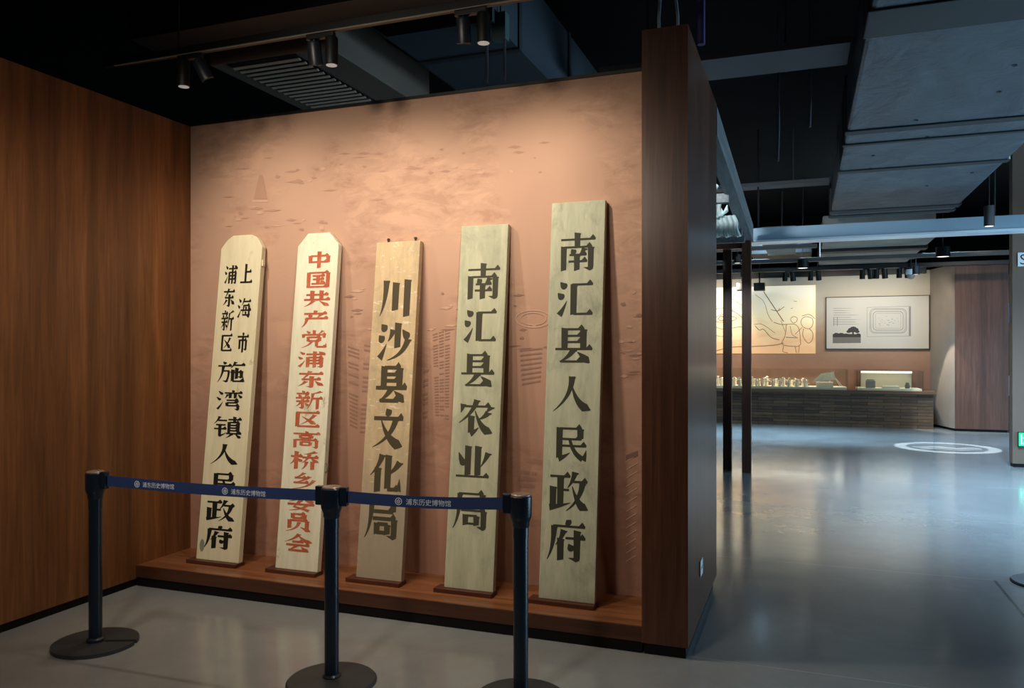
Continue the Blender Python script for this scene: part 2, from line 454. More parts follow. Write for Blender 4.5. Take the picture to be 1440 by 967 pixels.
def dup(root, loc, label, group=None, rz=None):
    r = root.copy(); COL.objects.link(r); r.location = loc; r['label'] = label
    if rz is not None: r.rotation_euler = (0, 0, rz)
    if group: r['group'] = group
    for ch in list(root.children):
        c = ch.copy(); COL.objects.link(c); c.parent = r
        for gch in list(ch.children):
            d = gch.copy(); COL.objects.link(d); d.parent = c
    return r


def ray(x, y):
    r = Vector(((x - 720) / FPX, 1, (HORIZON - y) / FPX)); c, s = math.cos(YAW), math.sin(YAW)
    return Vector((r.x * c - r.y * s, r.x * s + r.y * c, r.z))


def at_y(x, y, Y):
    """point of the plane Y = const seen at photograph position x, y (used to measure places)"""
    d = ray(x, y); return Vector((0, 0, CAM_H)) + d * (Y / d.y)


def text_polys(body, size):
    c = bpy.data.curves.new('t', 'FONT'); c.body = body; c.size = size; c.resolution_u = 3
    o = bpy.data.objects.new('t', c); COL.objects.link(o)
    bpy.context.view_layer.update()
    me = bpy.data.meshes.new_from_object(o.evaluated_get(bpy.context.evaluated_depsgraph_get()))
    vs = [v.co.copy() for v in me.vertices]; fs = [tuple(p.vertices) for p in me.polygons]
    bpy.data.objects.remove(o); bpy.data.curves.remove(c); bpy.data.meshes.remove(me)
    return vs, fs


def put_text(mb, body, size, org, ux, uz):
    """lettering laid flat: org = lower left, ux / uz = reading and up directions"""
    vs, fs = text_polys(body, size)
    ux, uz, org = Vector(ux).normalized(), Vector(uz).normalized(), Vector(org)
    bv = [mb.bm.verts.new(org + ux * v.x + uz * v.y) for v in vs]
    for f in fs:
        try: mb.bm.faces.new([bv[i] for i in f])
        except ValueError: pass
    return max((v.x for v in vs), default=0)


# ------------------------------------------------------------------ setting: room shell
WX, PX0, PX1, PY, MY = -4.25, -0.80, -0.56, 4.14, 4.65     # left wall, partition sides, partition front, mural plane
TOP = 3.25
struct(MB().box(-9, 9, -4, 23, -0.1, 0).build('floor', M['floor']))
struct(MB().box(-9, 9, -4, 23, 4.7, 4.8).build('ceiling', M['ceiling_black']))
struct(MB().box(WX - 0.12, WX, -3.0, MY + 0.1, 0.05, TOP).build('wall_left', M['wood_left']))
struct(MB().box(WX - 0.10, WX - 0.012, -3.0, PY + 0.02, 0, 0.05).build('baseboard_left', M['skirting']))
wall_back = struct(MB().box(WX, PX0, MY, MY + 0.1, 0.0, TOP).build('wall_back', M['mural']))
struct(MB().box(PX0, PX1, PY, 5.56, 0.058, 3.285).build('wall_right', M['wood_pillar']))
struct(MB().box(PX0 + 0.01, PX1 - 0.012, PY + 0.012, 5.45, 0, 0.058).build('baseboard_right', M['skirting']))
struct(MB().box(WX, PX0, MY - 0.012, MY + 0.1, TOP, TOP + 0.018).build('mural_top_strip_1', M['black']))  # thin black strip along the mural's top edge
struct(MB().box(-7, 2.51, 18.75, 18.9, 0, 3.3).build('wall_far', M['far_wall']))
struct(MB().box(-9, 9, 22.8, 23, 0, 4.7).build('wall_end', M['ceiling_black']))
# angled return wall: light plaster on the side, brown veneer on the front
mb = MB()
mb.prism([(2.51, 18.9, 0.05), (2.51, 18.75, 0.05), (2.80, 17.65, 0.05), (3.72, 17.65, 0.05), (3.72, 18.9, 0.05)], (0, 0, 3.25), [0, 0, 0, 0, 1, 1, 1])
struct(mb.build('wall_far_right', [M['plaster'], M['wood_box']]))
struct(MB().prism([(2.53, 18.9, 0), (2.53, 18.75, 0), (2.815, 17.67, 0), (3.70, 17.67, 0), (3.70, 18.9, 0)], (0, 0, 0.05)).build('baseboard_far_right', M['skirting']))
struct(MB().box(2.68, 4.4, 12.5, 12.68, 0.05, 4.7).build('wall_column', M['column']))
struct(MB().box(2.69, 4.4, 12.51, 12.67, 0, 0.05).build('baseboard_column', M['skirting']))
struct(MB().box(4.0, 9, 20.4, 20.5, 0, 3.3).build('wall_beyond', M['column']))

# ---- faint city collage printed on the mural wall
YP = MY - 0.0015
pd, pmid, pl, pup = MB(), MB(), MB(), MB()
print_n = [0]


def pq(mb, pts):
    print_n[0] += 1
    if mb in (pd, pmid) and pts[0][1] < 335: mb = pup        # the upper part of the print is paler
    mb.poly([(p.x, YP - print_n[0] * 3e-6, p.z) for p in (at_y(x, y, MY) for x, y in pts)])


def strip_rows(mb, quad, n, duty=0.45, segs=1, jit=0.0):
    """rows of window bands inside a quad (tl, tr, br, bl) given in picture positions"""
    tl, tr, br, bl = [Vector((a, b)) for a, b in quad]
    for i in range(n):
        t0, t1 = i / n, (i + duty) / n
        for k in range(segs):
            s0, s1 = k / segs + 0.02, (k + 0.86) / segs
            if random.random() < jit: continue
            L = lambda t, s: (tl.lerp(bl, t)).lerp(tr.lerp(br, t), s)
            pq(mb, [L(t0, s0), L(t0, s1), L(t1, s1), L(t1, s0)])


strip_rows(pmid, [(489, 486), (508, 492), (504, 612), (492, 606)], 22, 0.45, 1, 0.1)
strip_rows(pmid, [(512, 484), (524, 486), (516, 612), (506, 612)], 20, 0.4, 1, 0.2)
strip_rows(pmid, [(608, 470), (634, 462), (632, 592), (612, 590)], 30, 0.4, 3, 0.15)
strip_rows(pmid, [(596, 515), (604, 512), (602, 590), (594, 592)], 12, 0.5, 1, 0.2)
strip_rows(pmid, [(730, 492), (768, 488), (764, 540), (734, 546)], 8, 0.35, 1, 0.0)
strip_rows(pmid, [(728, 660), (755, 664), (752, 690), (730, 690)], 3, 0.5, 8, 0.1)
strip_rows(pl, [(880, 648), (900, 636), (896, 790), (880, 800)], 13, 0.14, 1, 0.0)
strip_rows(pd, [(880, 640), (900, 632), (900, 640), (880, 648)], 1, 0.9, 1, 0.0)
# a small tapering spire with its plinth, river craft and shore lines
pq(pd, [(363, 254), (371, 254), (376, 280), (357, 280)])
pq(pd, [(365, 246), (369, 246), (371, 254), (363, 254)])
pq(pl, [(355, 281), (377, 281), (377, 284), (355, 284)])
for i in range(64):                                          # broken horizontal water and shore marks
    zone = random.choice([(310, 540, 215, 300), (560, 770, 195, 255), (700, 768, 390, 500), (870, 900, 400, 530), (310, 420, 300, 325), (480, 520, 400, 480), (600, 645, 400, 470)])
    x = random.uniform(zone[0], zone[1]); y = random.uniform(zone[2], zone[3])
    wv = random.uniform(5, 26); h = random.uniform(0.8, 2.4)
    if x + wv > zone[1] + 4: wv = zone[1] + 4 - x
    sl = -0.07 * wv
    pq(random.choice([pmid, pmid, pl]), [(x, y), (x + wv * 0.5, y + sl * 0.5 - h), (x + wv, y + sl), (x + wv * 0.6, y + sl * 0.6 + h)])
for i in range(46):                                          # dabs of houses and treetops
    zone = random.choice([(600, 760, 200, 245), (385, 520, 230, 262), (705, 765, 425, 480), (872, 899, 410, 520), (335, 375, 295, 320), (395, 470, 300, 325)])
    x = random.uniform(zone[0], zone[1]); y = random.uniform(zone[2], zone[3])
    r = random.uniform(1.5, 5)
    pq(random.choice([pmid, pl]), [(x + r * random.uniform(0.6, 1.2) * math.cos(a), y + 0.6 * r * random.uniform(0.6, 1.2) * math.sin(a)) for a in [k * math.pi / 3.5 for k in range(7)]])
for rr in (1.0, 0.72):                                       # stadium-like oval by the river
    ring_o = [(750 + 26 * rr * math.cos(a), 448 + 13 * rr * math.sin(a)) for a in [k * math.pi / 12 for k in range(25)]]
    ring_i = [(750 + 24 * rr * math.cos(a), 448 + 11 * rr * math.sin(a)) for a in [k * math.pi / 12 for k in range(25)]]
    for k in range(24): pq(pl, [ring_o[k], ring_o[k + 1], ring_i[k + 1], ring_i[k]])
for nm, mb_, mt in (('mural_print', pd, 'print_dark'), ('mural_print', pmid, 'print_mid'), ('mural_print', pup, 'print_upper'), ('mural_print', pl, 'print_light')):
    mb_.build(nm, M[mt], wall_back)

# ------------------------------------------------------------------ display platform
pf = empty('display_platform', (-2.5, 4.4, 0))
tag(pf, 'low walnut platform under the five name boards, along the foot of the pink mural wall', 'platform')


def child_at(mb, name, m, parent, smooth=False):
    o = mb.build(name, m, parent, smooth); o.location = -Vector(parent.location) if parent.rotation_euler.z == 0 else o.location
    return o


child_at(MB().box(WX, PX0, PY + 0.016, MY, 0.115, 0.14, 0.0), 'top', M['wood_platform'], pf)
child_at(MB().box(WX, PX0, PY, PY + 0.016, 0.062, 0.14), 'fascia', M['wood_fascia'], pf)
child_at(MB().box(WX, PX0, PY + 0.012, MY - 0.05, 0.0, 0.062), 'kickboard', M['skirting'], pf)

# ------------------------------------------------------------------ brush-stroke lettering
W3 = 'D 8 6 24 22;D 2 35 17 50;T 7 94 27 56'
GLYPH = {
 '上': 'V 44 4 94;H 47 42 86;H 4 92 97',
 '海': W3 + ';P 47 4 42 24 31 38;H 42 19 95;P 47 36 44 62 38 84;H 46 38 86;V 84 38 88;K 84 90;H 27 60 99;H 40 82 92;D 57 43 66 55;D 56 65 65 77',
 '市': 'D 44 2 56 14;H 4 22 97;V 24 36 82;H 24 39 78;V 77 38 82;K 77 84;V 50 22 99',
 '浦': W3 + ';H 31 21 99;V 38 38 97;H 38 40 90;V 87 40 92;K 87 94;H 38 57 88;H 38 74 88;V 62 4 98;D 76 5 88 15',
 '东': 'H 8 19 93;P 46 3 38 32 18 52;H 18 51 86;V 54 33 92;K 54 94;P 33 62 26 78 8 90;N 66 60 76 72 94 88',
 '新': 'D 24 1 33 11;H 4 17 50;D 13 22 20 35;P 42 20 38 31 33 38;H 2 40 54;H 4 58 52;V 28 40 92;K 28 94;P 22 62 17 76 4 86;D 36 66 49 82;P 92 4 78 13 58 17;P 63 15 63 62 46 98;H 63 42 99;V 82 42 99',
 '区': 'H 8 11 95;V 15 12 90;H 15 89 97;P 77 22 62 56 26 79;N 30 32 52 50 82 78',
 '施': 'D 19 1 29 12;H 1 21 50;P 20 22 20 66 2 97;H 20 44 43;C 41 44 41 75 35 90 12 10;K 35 92;P 63 2 58 18 47 32;H 58 17 98;H 47 50 90;V 87 44 70;K 87 72;V 70 30 80;V 56 38 90;H 56 91 96;T 94 93 92 68',
 '湾': W3 + ';D 59 1 67 10;H 31 15 98;V 53 16 40;V 72 16 40;P 43 21 41 32 33 41;D 83 21 96 38;H 40 50 84;V 81 50 62;H 42 62 82;V 43 62 77;H 42 76 88;V 85 76 92;K 85 94',
 '镇': 'P 20 2 16 20 2 35;H 16 20 47;H 9 40 43;H 3 58 47;V 24 40 90;T 22 91 47 74;H 52 15 98;V 74 2 26;V 56 27 78;H 56 28 90;V 88 28 78;H 56 41 88;H 56 53 88;H 56 65 88;H 47 78 100;P 66 80 60 91 47 98;D 80 80 97 97',
 '人': 'P 50 4 51 58 3 97;N 50 26 60 70 98 95',
 '民': 'V 18 10 90;H 18 12 80;V 77 12 40;H 18 40 80;H 18 58 94;T 16 93 48 76;C 47 40 56 78 84 92 8 15;T 86 95 94 68',
 '政': 'H 2 14 54;V 30 14 86;H 30 47 52;V 11 40 88;T 2 92 56 78;P 66 2 62 24 48 42;H 62 26 98;P 86 28 82 72 46 98;N 60 38 72 76 99 96',
 '府': 'D 49 1 59 11;H 15 16 97;P 18 16 18 72 2 98;P 43 25 38 46 23 62;V 36 46 98;H 48 44 98;V 78 25 92;K 78 94;D 56 58 67 73',
 '中': 'V 14 26 68;H 14 28 86;V 85 28 68;H 14 63 84;V 49 2 98',
 '国': 'V 12 8 97;H 12 10 88;V 87 10 97;H 12 92 86;H 26 28 74;H 28 48 72;H 24 74 78;V 49 28 74;D 60 55 69 68',
 '共': 'H 9 28 91;V 32 4 57;V 66 4 57;H 2 56 98;P 36 62 28 82 4 95;N 60 64 74 76 94 94',
 '产': 'D 45 1 55 13;H 9 20 93;D 27 25 37 39;P 72 23 66 35 57 43;H 16 47 98;P 20 47 20 76 2 98',
 '党': 'V 49 1 24;D 20 4 33 18;P 80 3 75 13 64 22;V 10 24 42;H 10 26 92;D 90 26 84 42;V 28 38 62;H 28 40 72;V 71 40 62;H 28 60 70;P 42 60 36 84 4 97;V 60 62 90;H 60 92 94;T 92 94 94 72',
 '高': 'D 45 1 55 11;H 4 16 97;V 30 24 42;H 30 26 70;V 69 26 42;H 30 41 68;V 12 50 98;H 12 52 88;V 87 52 92;K 87 94;V 34 62 84;H 34 64 66;V 65 64 84;H 34 82 64',
 '桥': 'H 2 30 43;V 22 3 98;P 20 34 16 58 1 72;D 27 41 41 57;P 88 3 70 13 48 17;H 43 34 99;P 67 16 64 46 41 64;N 74 34 82 48 99 60;P 58 56 58 82 43 98;V 80 56 98',
 '乡': 'P 52 2 42 20 16 32;H 16 32 62;P 74 22 58 48 12 61;H 12 60 72;P 92 42 78 86 8 98',
 '委': 'P 78 1 56 9 26 13;H 6 25 94;V 50 8 50;P 46 26 38 42 6 51;N 54 26 66 42 96 50;P 45 46 36 68 22 80;C 24 78 52 84 80 97 7 14;P 73 64 62 90 10 98;H 2 64 98',
 '员': 'V 28 4 28;H 28 7 72;V 71 7 28;H 28 27 70;V 18 38 82;H 18 40 82;V 81 40 82;P 51 48 50 84 6 98;N 58 74 74 82 93 96',
 '会': 'P 52 2 40 30 2 47;N 48 6 64 30 98 46;H 30 43 70;H 9 60 91;P 47 61 36 78 18 88;H 18 88 80;N 62 68 72 78 88 95',
 '川': 'P 19 4 20 64 3 97;V 50 10 82;V 86 3 98',
 '沙': W3 + ';V 62 3 66;P 46 20 42 38 31 50;D 76 20 96 42;P 95 44 82 86 32 98',
 '县': 'V 26 4 58;H 26 7 76;V 75 7 58;H 26 24 74;H 26 40 74;H 2 58 98;P 50 59 36 82 14 90;H 16 90 74;N 60 66 74 76 90 96',
 '文': 'D 43 1 55 17;H 4 25 97;P 74 25 64 72 4 97;N 27 26 44 72 97 96',
 '化': 'P 37 2 30 32 2 56;V 26 36 98;P 93 20 78 44 50 56;V 58 3 88;H 58 90 92;T 92 93 95 62',
 '局': 'H 16 9 86;V 84 9 35;H 16 34 84;P 19 9 20 74 2 98;H 24 51 92;V 89 51 92;K 89 94;V 38 62 88;H 38 64 70;V 69 64 88;H 38 84 68',
 '南': 'H 4 18 97;V 49 1 40;V 13 36 98;H 13 38 88;V 86 38 92;K 86 94;D 33 43 43 55;P 68 41 62 52 55 57;H 28 58 74;H 26 75 76;V 49 58 98',
 '汇': W3 + ';H 40 13 97;V 46 13 92;H 46 91 98',
 '农': 'P 12 14 10 28 6 38;H 10 20 92;P 94 20 88 28 80 36;P 52 2 42 40 2 66;V 38 46 92;T 36 96 60 78;P 86 36 76 50 58 56;N 48 32 62 74 98 95',
 '业': 'V 36 4 88;V 65 4 88;D 8 24 25 60;P 94 22 86 44 74 62;H 2 91 98',
}


def glyph_polys(ch, tv=13.0, th=5.5):
    out = []
    n = GLYPH[ch].count(';') + 1
    k = 1.0 if n <= 8 else max(0.62, 1.0 - (n - 8) * 0.045)
    w, h = tv * k, th * (0.5 + 0.5 * k)

    def ribbon(p0, c, p1, w0, w1, steps=9, flare=False):
        L, Rr = [], []
        for i in range(steps + 1):
            t = i / steps
            p = p0 * (1 - t) ** 2 + c * 2 * t * (1 - t) + p1 * t * t
            d = ((c - p0) * (1 - t) + (p1 - c) * t)
            d = d.normalized() if d.length else Vector((1, 0))
            nn = Vector((-d.y, d.x))
            ww = w0 + (w1 - w0) * t
            L.append(p + nn * ww / 2); Rr.append(p - nn * ww / 2)
        for i in range(steps):
            out.append([L[i], L[i + 1], Rr[i + 1], Rr[i]])
        return L, Rr
    for stx in GLYPH[ch].split(';'):
        a = stx.split(); op = a[0]; v = [float(x) for x in a[1:]]
        if op == 'H':
            x0, y, x1 = v
            out.append([Vector((x0, y - h / 2)), Vector((x1, y - h / 2)), Vector((x1, y + h / 2)), Vector((x0, y + h / 2))])
            if x1 > 80 or x1 - x0 > 34:
                s_ = min(16.0, (x1 - x0) * 0.4) * (0.55 + 0.45 * k)
                out.append([Vector((x1 - s_, y - h / 2)), Vector((x1 - s_ * 0.45, y - h / 2 - s_ * 0.62)), Vector((x1 + 1, y - h / 2 + 0.5)), Vector((x1, y + h / 2))])
        elif op == 'V':
            x, y0, y1 = v
            out.append([Vector((x - w / 2 - 1.5, y0 - 1.5)), Vector((x + w / 2, y0 + 1)), Vector((x + w / 2 + 2, y0 + 2.5)), Vector((x + w / 2, y0 + 6)), Vector((x + w / 2, y1 - 2)), Vector((x - w / 2, y1 + 1.5))])
        elif op == 'P':
            ribbon(Vector(v[0:2]), Vector(v[2:4]), Vector(v[4:6]), w * 1.0, 1.6)
            out.append([Vector((v[0] - w * 0.5, v[1] - 1)), Vector((v[0] + w * 0.62, v[1] + 2)), Vector((v[0] + w * 0.5, v[1] + 6)), Vector((v[0] - w * 0.4, v[1] + 4))])
        elif op == 'N':
            p0, c_, p1 = Vector(v[0:2]), Vector(v[2:4]), Vector(v[4:6])
            d = (p1 - c_).normalized()
            e = p1 - d * w * 0.9
            L, Rr = ribbon(p0, c_, e, 2.2, w * 1.35)
            out.append([L[-1], Rr[-1], p1 + Vector((3, -3)), p1 - d * w * 0.1])
        elif op == 'D':
            p0, p1 = Vector(v[0:2]), Vector(v[2:4]); d = (p1 - p0).normalized(); nn = Vector((-d.y, d.x))
            W_ = w * 0.58
            q = p1 - d * W_ * 0.8
            pts = [p0 - nn * 1.2, p0 + nn * 1.2, p0.lerp(q, 0.6) + nn * W_ * 0.8]
            pts += [q + (d * math.sin(a) * 0.9 + nn * math.cos(a)) * W_ for a in [i * math.pi / 6 for i in range(7)]]
            pts += [p0.lerp(q, 0.6) - nn * W_ * 0.62]
            out.append(pts)
        elif op == 'T':
            p0, p1 = Vector(v[0:2]), Vector(v[2:4])
            ribbon(p0, (p0 + p1) / 2 + Vector((1.5, 2.5)), p1, w * 1.0, 1.2)
        elif op == 'C':
            ribbon(Vector(v[0:2]), Vector(v[2:4]), Vector(v[4:6]), v[6] * k, v[7] * k)
        elif op == 'K':
            x, y = v
            out.append([Vector((x + w / 2, y - 4)), Vector((x + w / 2 - 1.5, y + 2)), Vector((x - w * 0.15, y + 6)), Vector((x - w * 1.35, y - 3)), Vector((x - w / 2, y - 4))])
    return out


# ------------------------------------------------------------------ the five leaning name boards
BOARDS = [
 dict(x0=-3.921, x1=-3.565, top=2.417, cham=(0.098, 0.092), ink='ink_black', tv=16.5, th=9, name='cream vertical name board with black lettering and clipped top corners, leftmost of the leaning boards',
  chars=[('上', -3.734, -3.624, 1.913, 2.061), ('海', -3.735, -3.617, 1.665, 1.816), ('市', -3.718, -3.616, 1.425, 1.570), ('浦', -3.870, -3.758, 1.914, 2.056), ('东', -3.872, -3.761, 1.751, 1.886), ('新', -3.869, -3.758, 1.581, 1.728), ('区', -3.859, -3.755, 1.427, 1.561), ('施', -3.864, -3.626, 1.213, 1.364), ('湾', -3.857, -3.632, 1.022, 1.165), ('镇', -3.862, -3.621, 0.831, 0.983), ('人', -3.868, -3.634, 0.646, 0.796), ('民', -3.843, -3.627, 0.458, 0.602), ('政', -3.866, -3.627, 0.265, 0.413), ('府', -3.866, -3.628, 0.080, 0.236)]),
 dict(x0=-3.268, x1=-2.942, top=2.40, cham=(0.076, 0.088), ink='ink_red', tv=15, th=11.5, name='whitish vertical name board with red lettering, flaking edges and clipped top corners',
  chars=[('中', -3.184, -2.986, 2.003, 2.122), ('国', -3.185, -2.981, 1.866, 1.984), ('共', -3.191, -2.977, 1.735, 1.854), ('产', -3.197, -2.983, 1.596, 1.715), ('党', -3.191, -2.978, 1.457, 1.580), ('浦', -3.206, -2.987, 1.325, 1.440), ('东', -3.203, -2.980, 1.191, 1.306), ('新', -3.203, -2.986, 1.049, 1.172), ('区', -3.204, -2.992, 0.922, 1.037), ('高', -3.206, -2.982, 0.790, 0.903), ('桥', -3.209, -2.988, 0.650, 0.771), ('乡', -3.194, -2.999, 0.520, 0.631), ('委', -3.209, -2.994, 0.380, 0.501), ('员', -3.217, -3.003, 0.244, 0.367), ('会', -3.214, -2.995, 0.112, 0.234)]),
 dict(x0=-2.656, x1=-2.334, top=2.312, cham=None, ink='ink_faded', tv=19.5, th=10, name='tan wooden name board with large faded black lettering and two pegs on its top edge',
  chars=[('川', -2.607, -2.372, 1.659, 1.913), ('沙', -2.598, -2.370, 1.374, 1.629), ('县', -2.599, -2.367, 1.093, 1.349), ('文', -2.603, -2.377, 0.812, 1.069), ('化', -2.601, -2.375, 0.535, 0.780), ('局', -2.617, -2.379, 0.248, 0.507)]),
 dict(x0=-2.042, x1=-1.723, top=2.386, cham=None, ink='ink_olive', tv=17.5, th=6, name='greenish cream name board with six black characters, second tallest of the square-topped boards',
  chars=[('南', -1.989, -1.759, 1.761, 1.993), ('汇', -1.991, -1.770, 1.486, 1.708), ('县', -1.999, -1.771, 1.205, 1.429), ('农', -1.998, -1.772, 0.920, 1.141), ('业', -2.003, -1.778, 0.653, 0.863), ('局', -2.009, -1.778, 0.352, 0.588)]),
 dict(x0=-1.440, x1=-1.105, top=2.495, cham=None, ink='ink_grey', tv=17, th=6, name='tallest name board, grey-streaked cream with seven black characters, nearest the wooden partition end',
  chars=[('南', -1.382, -1.153, 1.918, 2.153), ('汇', -1.386, -1.162, 1.639, 1.866), ('县', -1.392, -1.157, 1.353, 1.584), ('人', -1.395, -1.162, 1.075, 1.296), ('民', -1.381, -1.168, 0.790, 1.008), ('政', -1.397, -1.164, 0.504, 0.736), ('府', -1.401, -1.167, 0.222, 0.457)]),
]
LEDGE_LABEL = ['reddish brown ledge strip under the cream board with clipped corners and black lettering',
               'reddish brown ledge strip under the white board with red lettering',
               'reddish brown ledge strip under the tan board with faded lettering',
               'reddish brown ledge strip under the greenish cream board',
               'reddish brown ledge strip under the tallest board beside the partition end']
TH = 0.045
for i, b in enumerate(BOARDS):
    xc = (b['x0'] + b['x1']) / 2
    P0 = Vector((xc, 4.34, 0.165)); P1 = Vector((xc, 4.60, b['top']))
    up = (P1 - P0).normalized(); ux = Vector((1, 0, 0)); nrm = ux.cross(up)      # nrm points towards the viewer
    Lh = (P1 - P0).length; hw = (b['x1'] - b['x0']) / 2
    e = empty('name_board', P0)
    tag(e, b['name'], 'sign', 'name boards leaning on the mural wall')
    rot = Matrix((ux, up, nrm)).transposed()

    def lp(x, v, d): return rot @ Vector((x, v, d))
    if b['cham']:
        cx_, cy_ = b['cham']
        if i == 0: outl = [(-hw, 0), (hw, 0), (hw, Lh - cy_), (hw - cx_ * 0.45, Lh - cy_ * 0.28), (hw - cx_, Lh), (-hw + cx_, Lh), (-hw + cx_ * 0.5, Lh - cy_ * 0.35), (-hw, Lh - cy_)]
        else: outl = [(-hw, 0), (hw, 0), (hw, Lh - cy_), (hw - cx_, Lh), (-hw + cx_, Lh), (-hw, Lh - cy_)]
    else:
        outl = [(-hw, 0), (hw, 0), (hw, Lh), (-hw, Lh)]
    mb = MB(); mb.prism([lp(x, v, 0) for x, v in outl], nrm * -TH)
    bmesh.ops.bevel(mb.bm, geom=list(mb.bm.edges), offset=0.004, segments=2, profile=0.5, affect='EDGES')
    mb.build('board', BM[i], e)
    for ch, x0, x1, v0, v1 in b['chars']:
        mb = MB()
        small = (x1 - x0) < 0.15
        for gi, poly in enumerate(glyph_polys(ch, b['tv'] * (1.0 if not small else 0.95), b['th'])):
            pts = [lp(x0 - xc + (x1 - x0) * p.x / 100, v1 - (v1 - v0) * p.y / 100, 0.0007 + 1.2e-5 * gi) for p in poly]
            try: mb.poly(pts)
            except ValueError: pass
        mb.build('painted_character', M[b['ink']], e)
    if i == 2:
        for x in (-0.085, 0.115):
            mb = MB(); mb.lathe([(0, 0), (0.008, 0), (0.007, 0.018), (0.011, 0.02), (0.010, 0.03), (0, 0.032)], lp(x, Lh - 0.002, -TH / 2), 10, up)
            mb.build('peg', M['black'], e, True)
    if i == 0:
        for v in (2.06, 0.47):
            MB().obox(lp(hw + 0.006, v, -0.02), ux * 0.006, up * 0.022, nrm * 0.012, 0.002).build('hanging_bracket', BM[0], e)
        MB().poly([lp(-0.135 + 0.020 * math.cos(q), 0.095 + 0.042 * math.sin(q), 0.0009) for q in [k_ * math.pi / 9 for k_ in range(18)]]).build('stain', M['line_grey'], e)
    if i == 1:
        mb = MB(); mb.tube([lp(hw - 0.002, 0.64, -0.02), lp(hw + 0.014, 0.65, -0.02), lp(hw + 0.016, 0.69, -0.02), lp(hw - 0.002, 0.70, -0.02)], 0.004)
        mb.build('hanging_loop', M['steel'], e, True)
    # the ledge the board stands on
    lg = MB().box(b['x0'] - 0.055, b['x1'] + 0.004, 4.305, 4.40, 0.14, 0.165, 0.003).build('display_ledge', M['wood_ledge'])
    tag(lg, LEDGE_LABEL[i], 'ledge', 'ledges under the name boards')

# ------------------------------------------------------------------ belt barrier
ST_R = 0.215


def make_stanchion(loc, label, slot=None, clips=()):
    e = empty('belt_stanchion', loc)
    tag(e, label, 'stanchion', 'navy belt stanchions')
    seg = 56
    mb = MB()
    if slot is None:
        mb.lathe([(0, 0), (ST_R, 0), (ST_R, 0.008), (ST_R - 0.008, 0.016), (0.09, 0.028), (0.0, 0.03)], (0, 0, 0), seg)
    else:                                                   # disc with a stacking slot from the rim to the post
        hwid = 0.015
        a0 = math.asin(hwid / ST_R); pts = []
        for k in range(seg + 1):
            a = slot + a0 + (2 * math.pi - 2 * a0) * k / seg
            pts.append((ST_R * math.cos(a), ST_R * math.sin(a), 0))
        dv = Vector((math.cos(slot), math.sin(slot), 0)); nv = Vector((-dv.y, dv.x, 0))
        pts += [tuple(dv * 0.05 - nv * hwid), tuple(dv * 0.05 + nv * hwid)]
        mb.prism(pts, (0, 0, 0.02))
    mb.build('base', M['base_rubber'], e, True)
    MB().lathe([(0.045, 0.018), (0.045, 0.034), (0.034, 0.042), (0.034, 0.75), (0, 0.75)], (0, 0, 0), 28).build('pole', M['navy'], e, True)
    MB().lathe([(0.035, 0.79), (0.040, 0.80), (0.040, 0.815), (0.048, 0.835), (0.051, 0.845), (0.051, 0.932), (0.044, 0.938)], (0, 0, 0), 28).build('belt_housing', M['navy'], e, True)
    MB().lathe([(0.036, 0.745), (0.036, 0.792)], (0, 0, 0), 28).build('neck', M['navy'], e, True)
    MB().lathe([(0.0465, 0.930), (0.046, 0.940), (0.041, 0.944), (0, 0.944)], (0, 0, 0), 28).build('cap', M['cap'], e, True)
    for ang in clips:
        d = Vector((math.cos(ang), math.sin(ang), 0)); n = Vector((-d.y, d.x, 0))
        MB().obox(d * 0.064 + Vector((0, 0, 0.897)), d * 0.02, n * 0.016, Vector((0, 0, 0.046)), 0.006).build('belt_clip', M['navy'], e)
    return e


SP = [Vector((-3.61, 3.24, 0)), Vector((-2.135, 3.27, 0)), Vector((-1.213, 3.40, 0)), Vector((1.56, 6.33, 0))]
d12 = (SP[1] - SP[0]).normalized(); d23 = (SP[2] - SP[1]).normalized()
a12, a23 = math.atan2(d12.y, d12.x), math.atan2(d23.y, d23.x)
make_stanchion(SP[0], 'navy belt stanchion nearest the wooden left wall', R(22), (a12,))
make_stanchion(SP[1], 'middle navy belt stanchion with belts on both sides, in front of the red-lettered board', None, (a12 + math.pi, a23))
make_stanchion(SP[2], 'navy belt stanchion at the right end of the belt, left of the tallest board', None, (a23 + math.pi,))
make_stanchion(SP[3], 'dark disc base of a stanchion cut by the right edge of the hall floor', None, ())


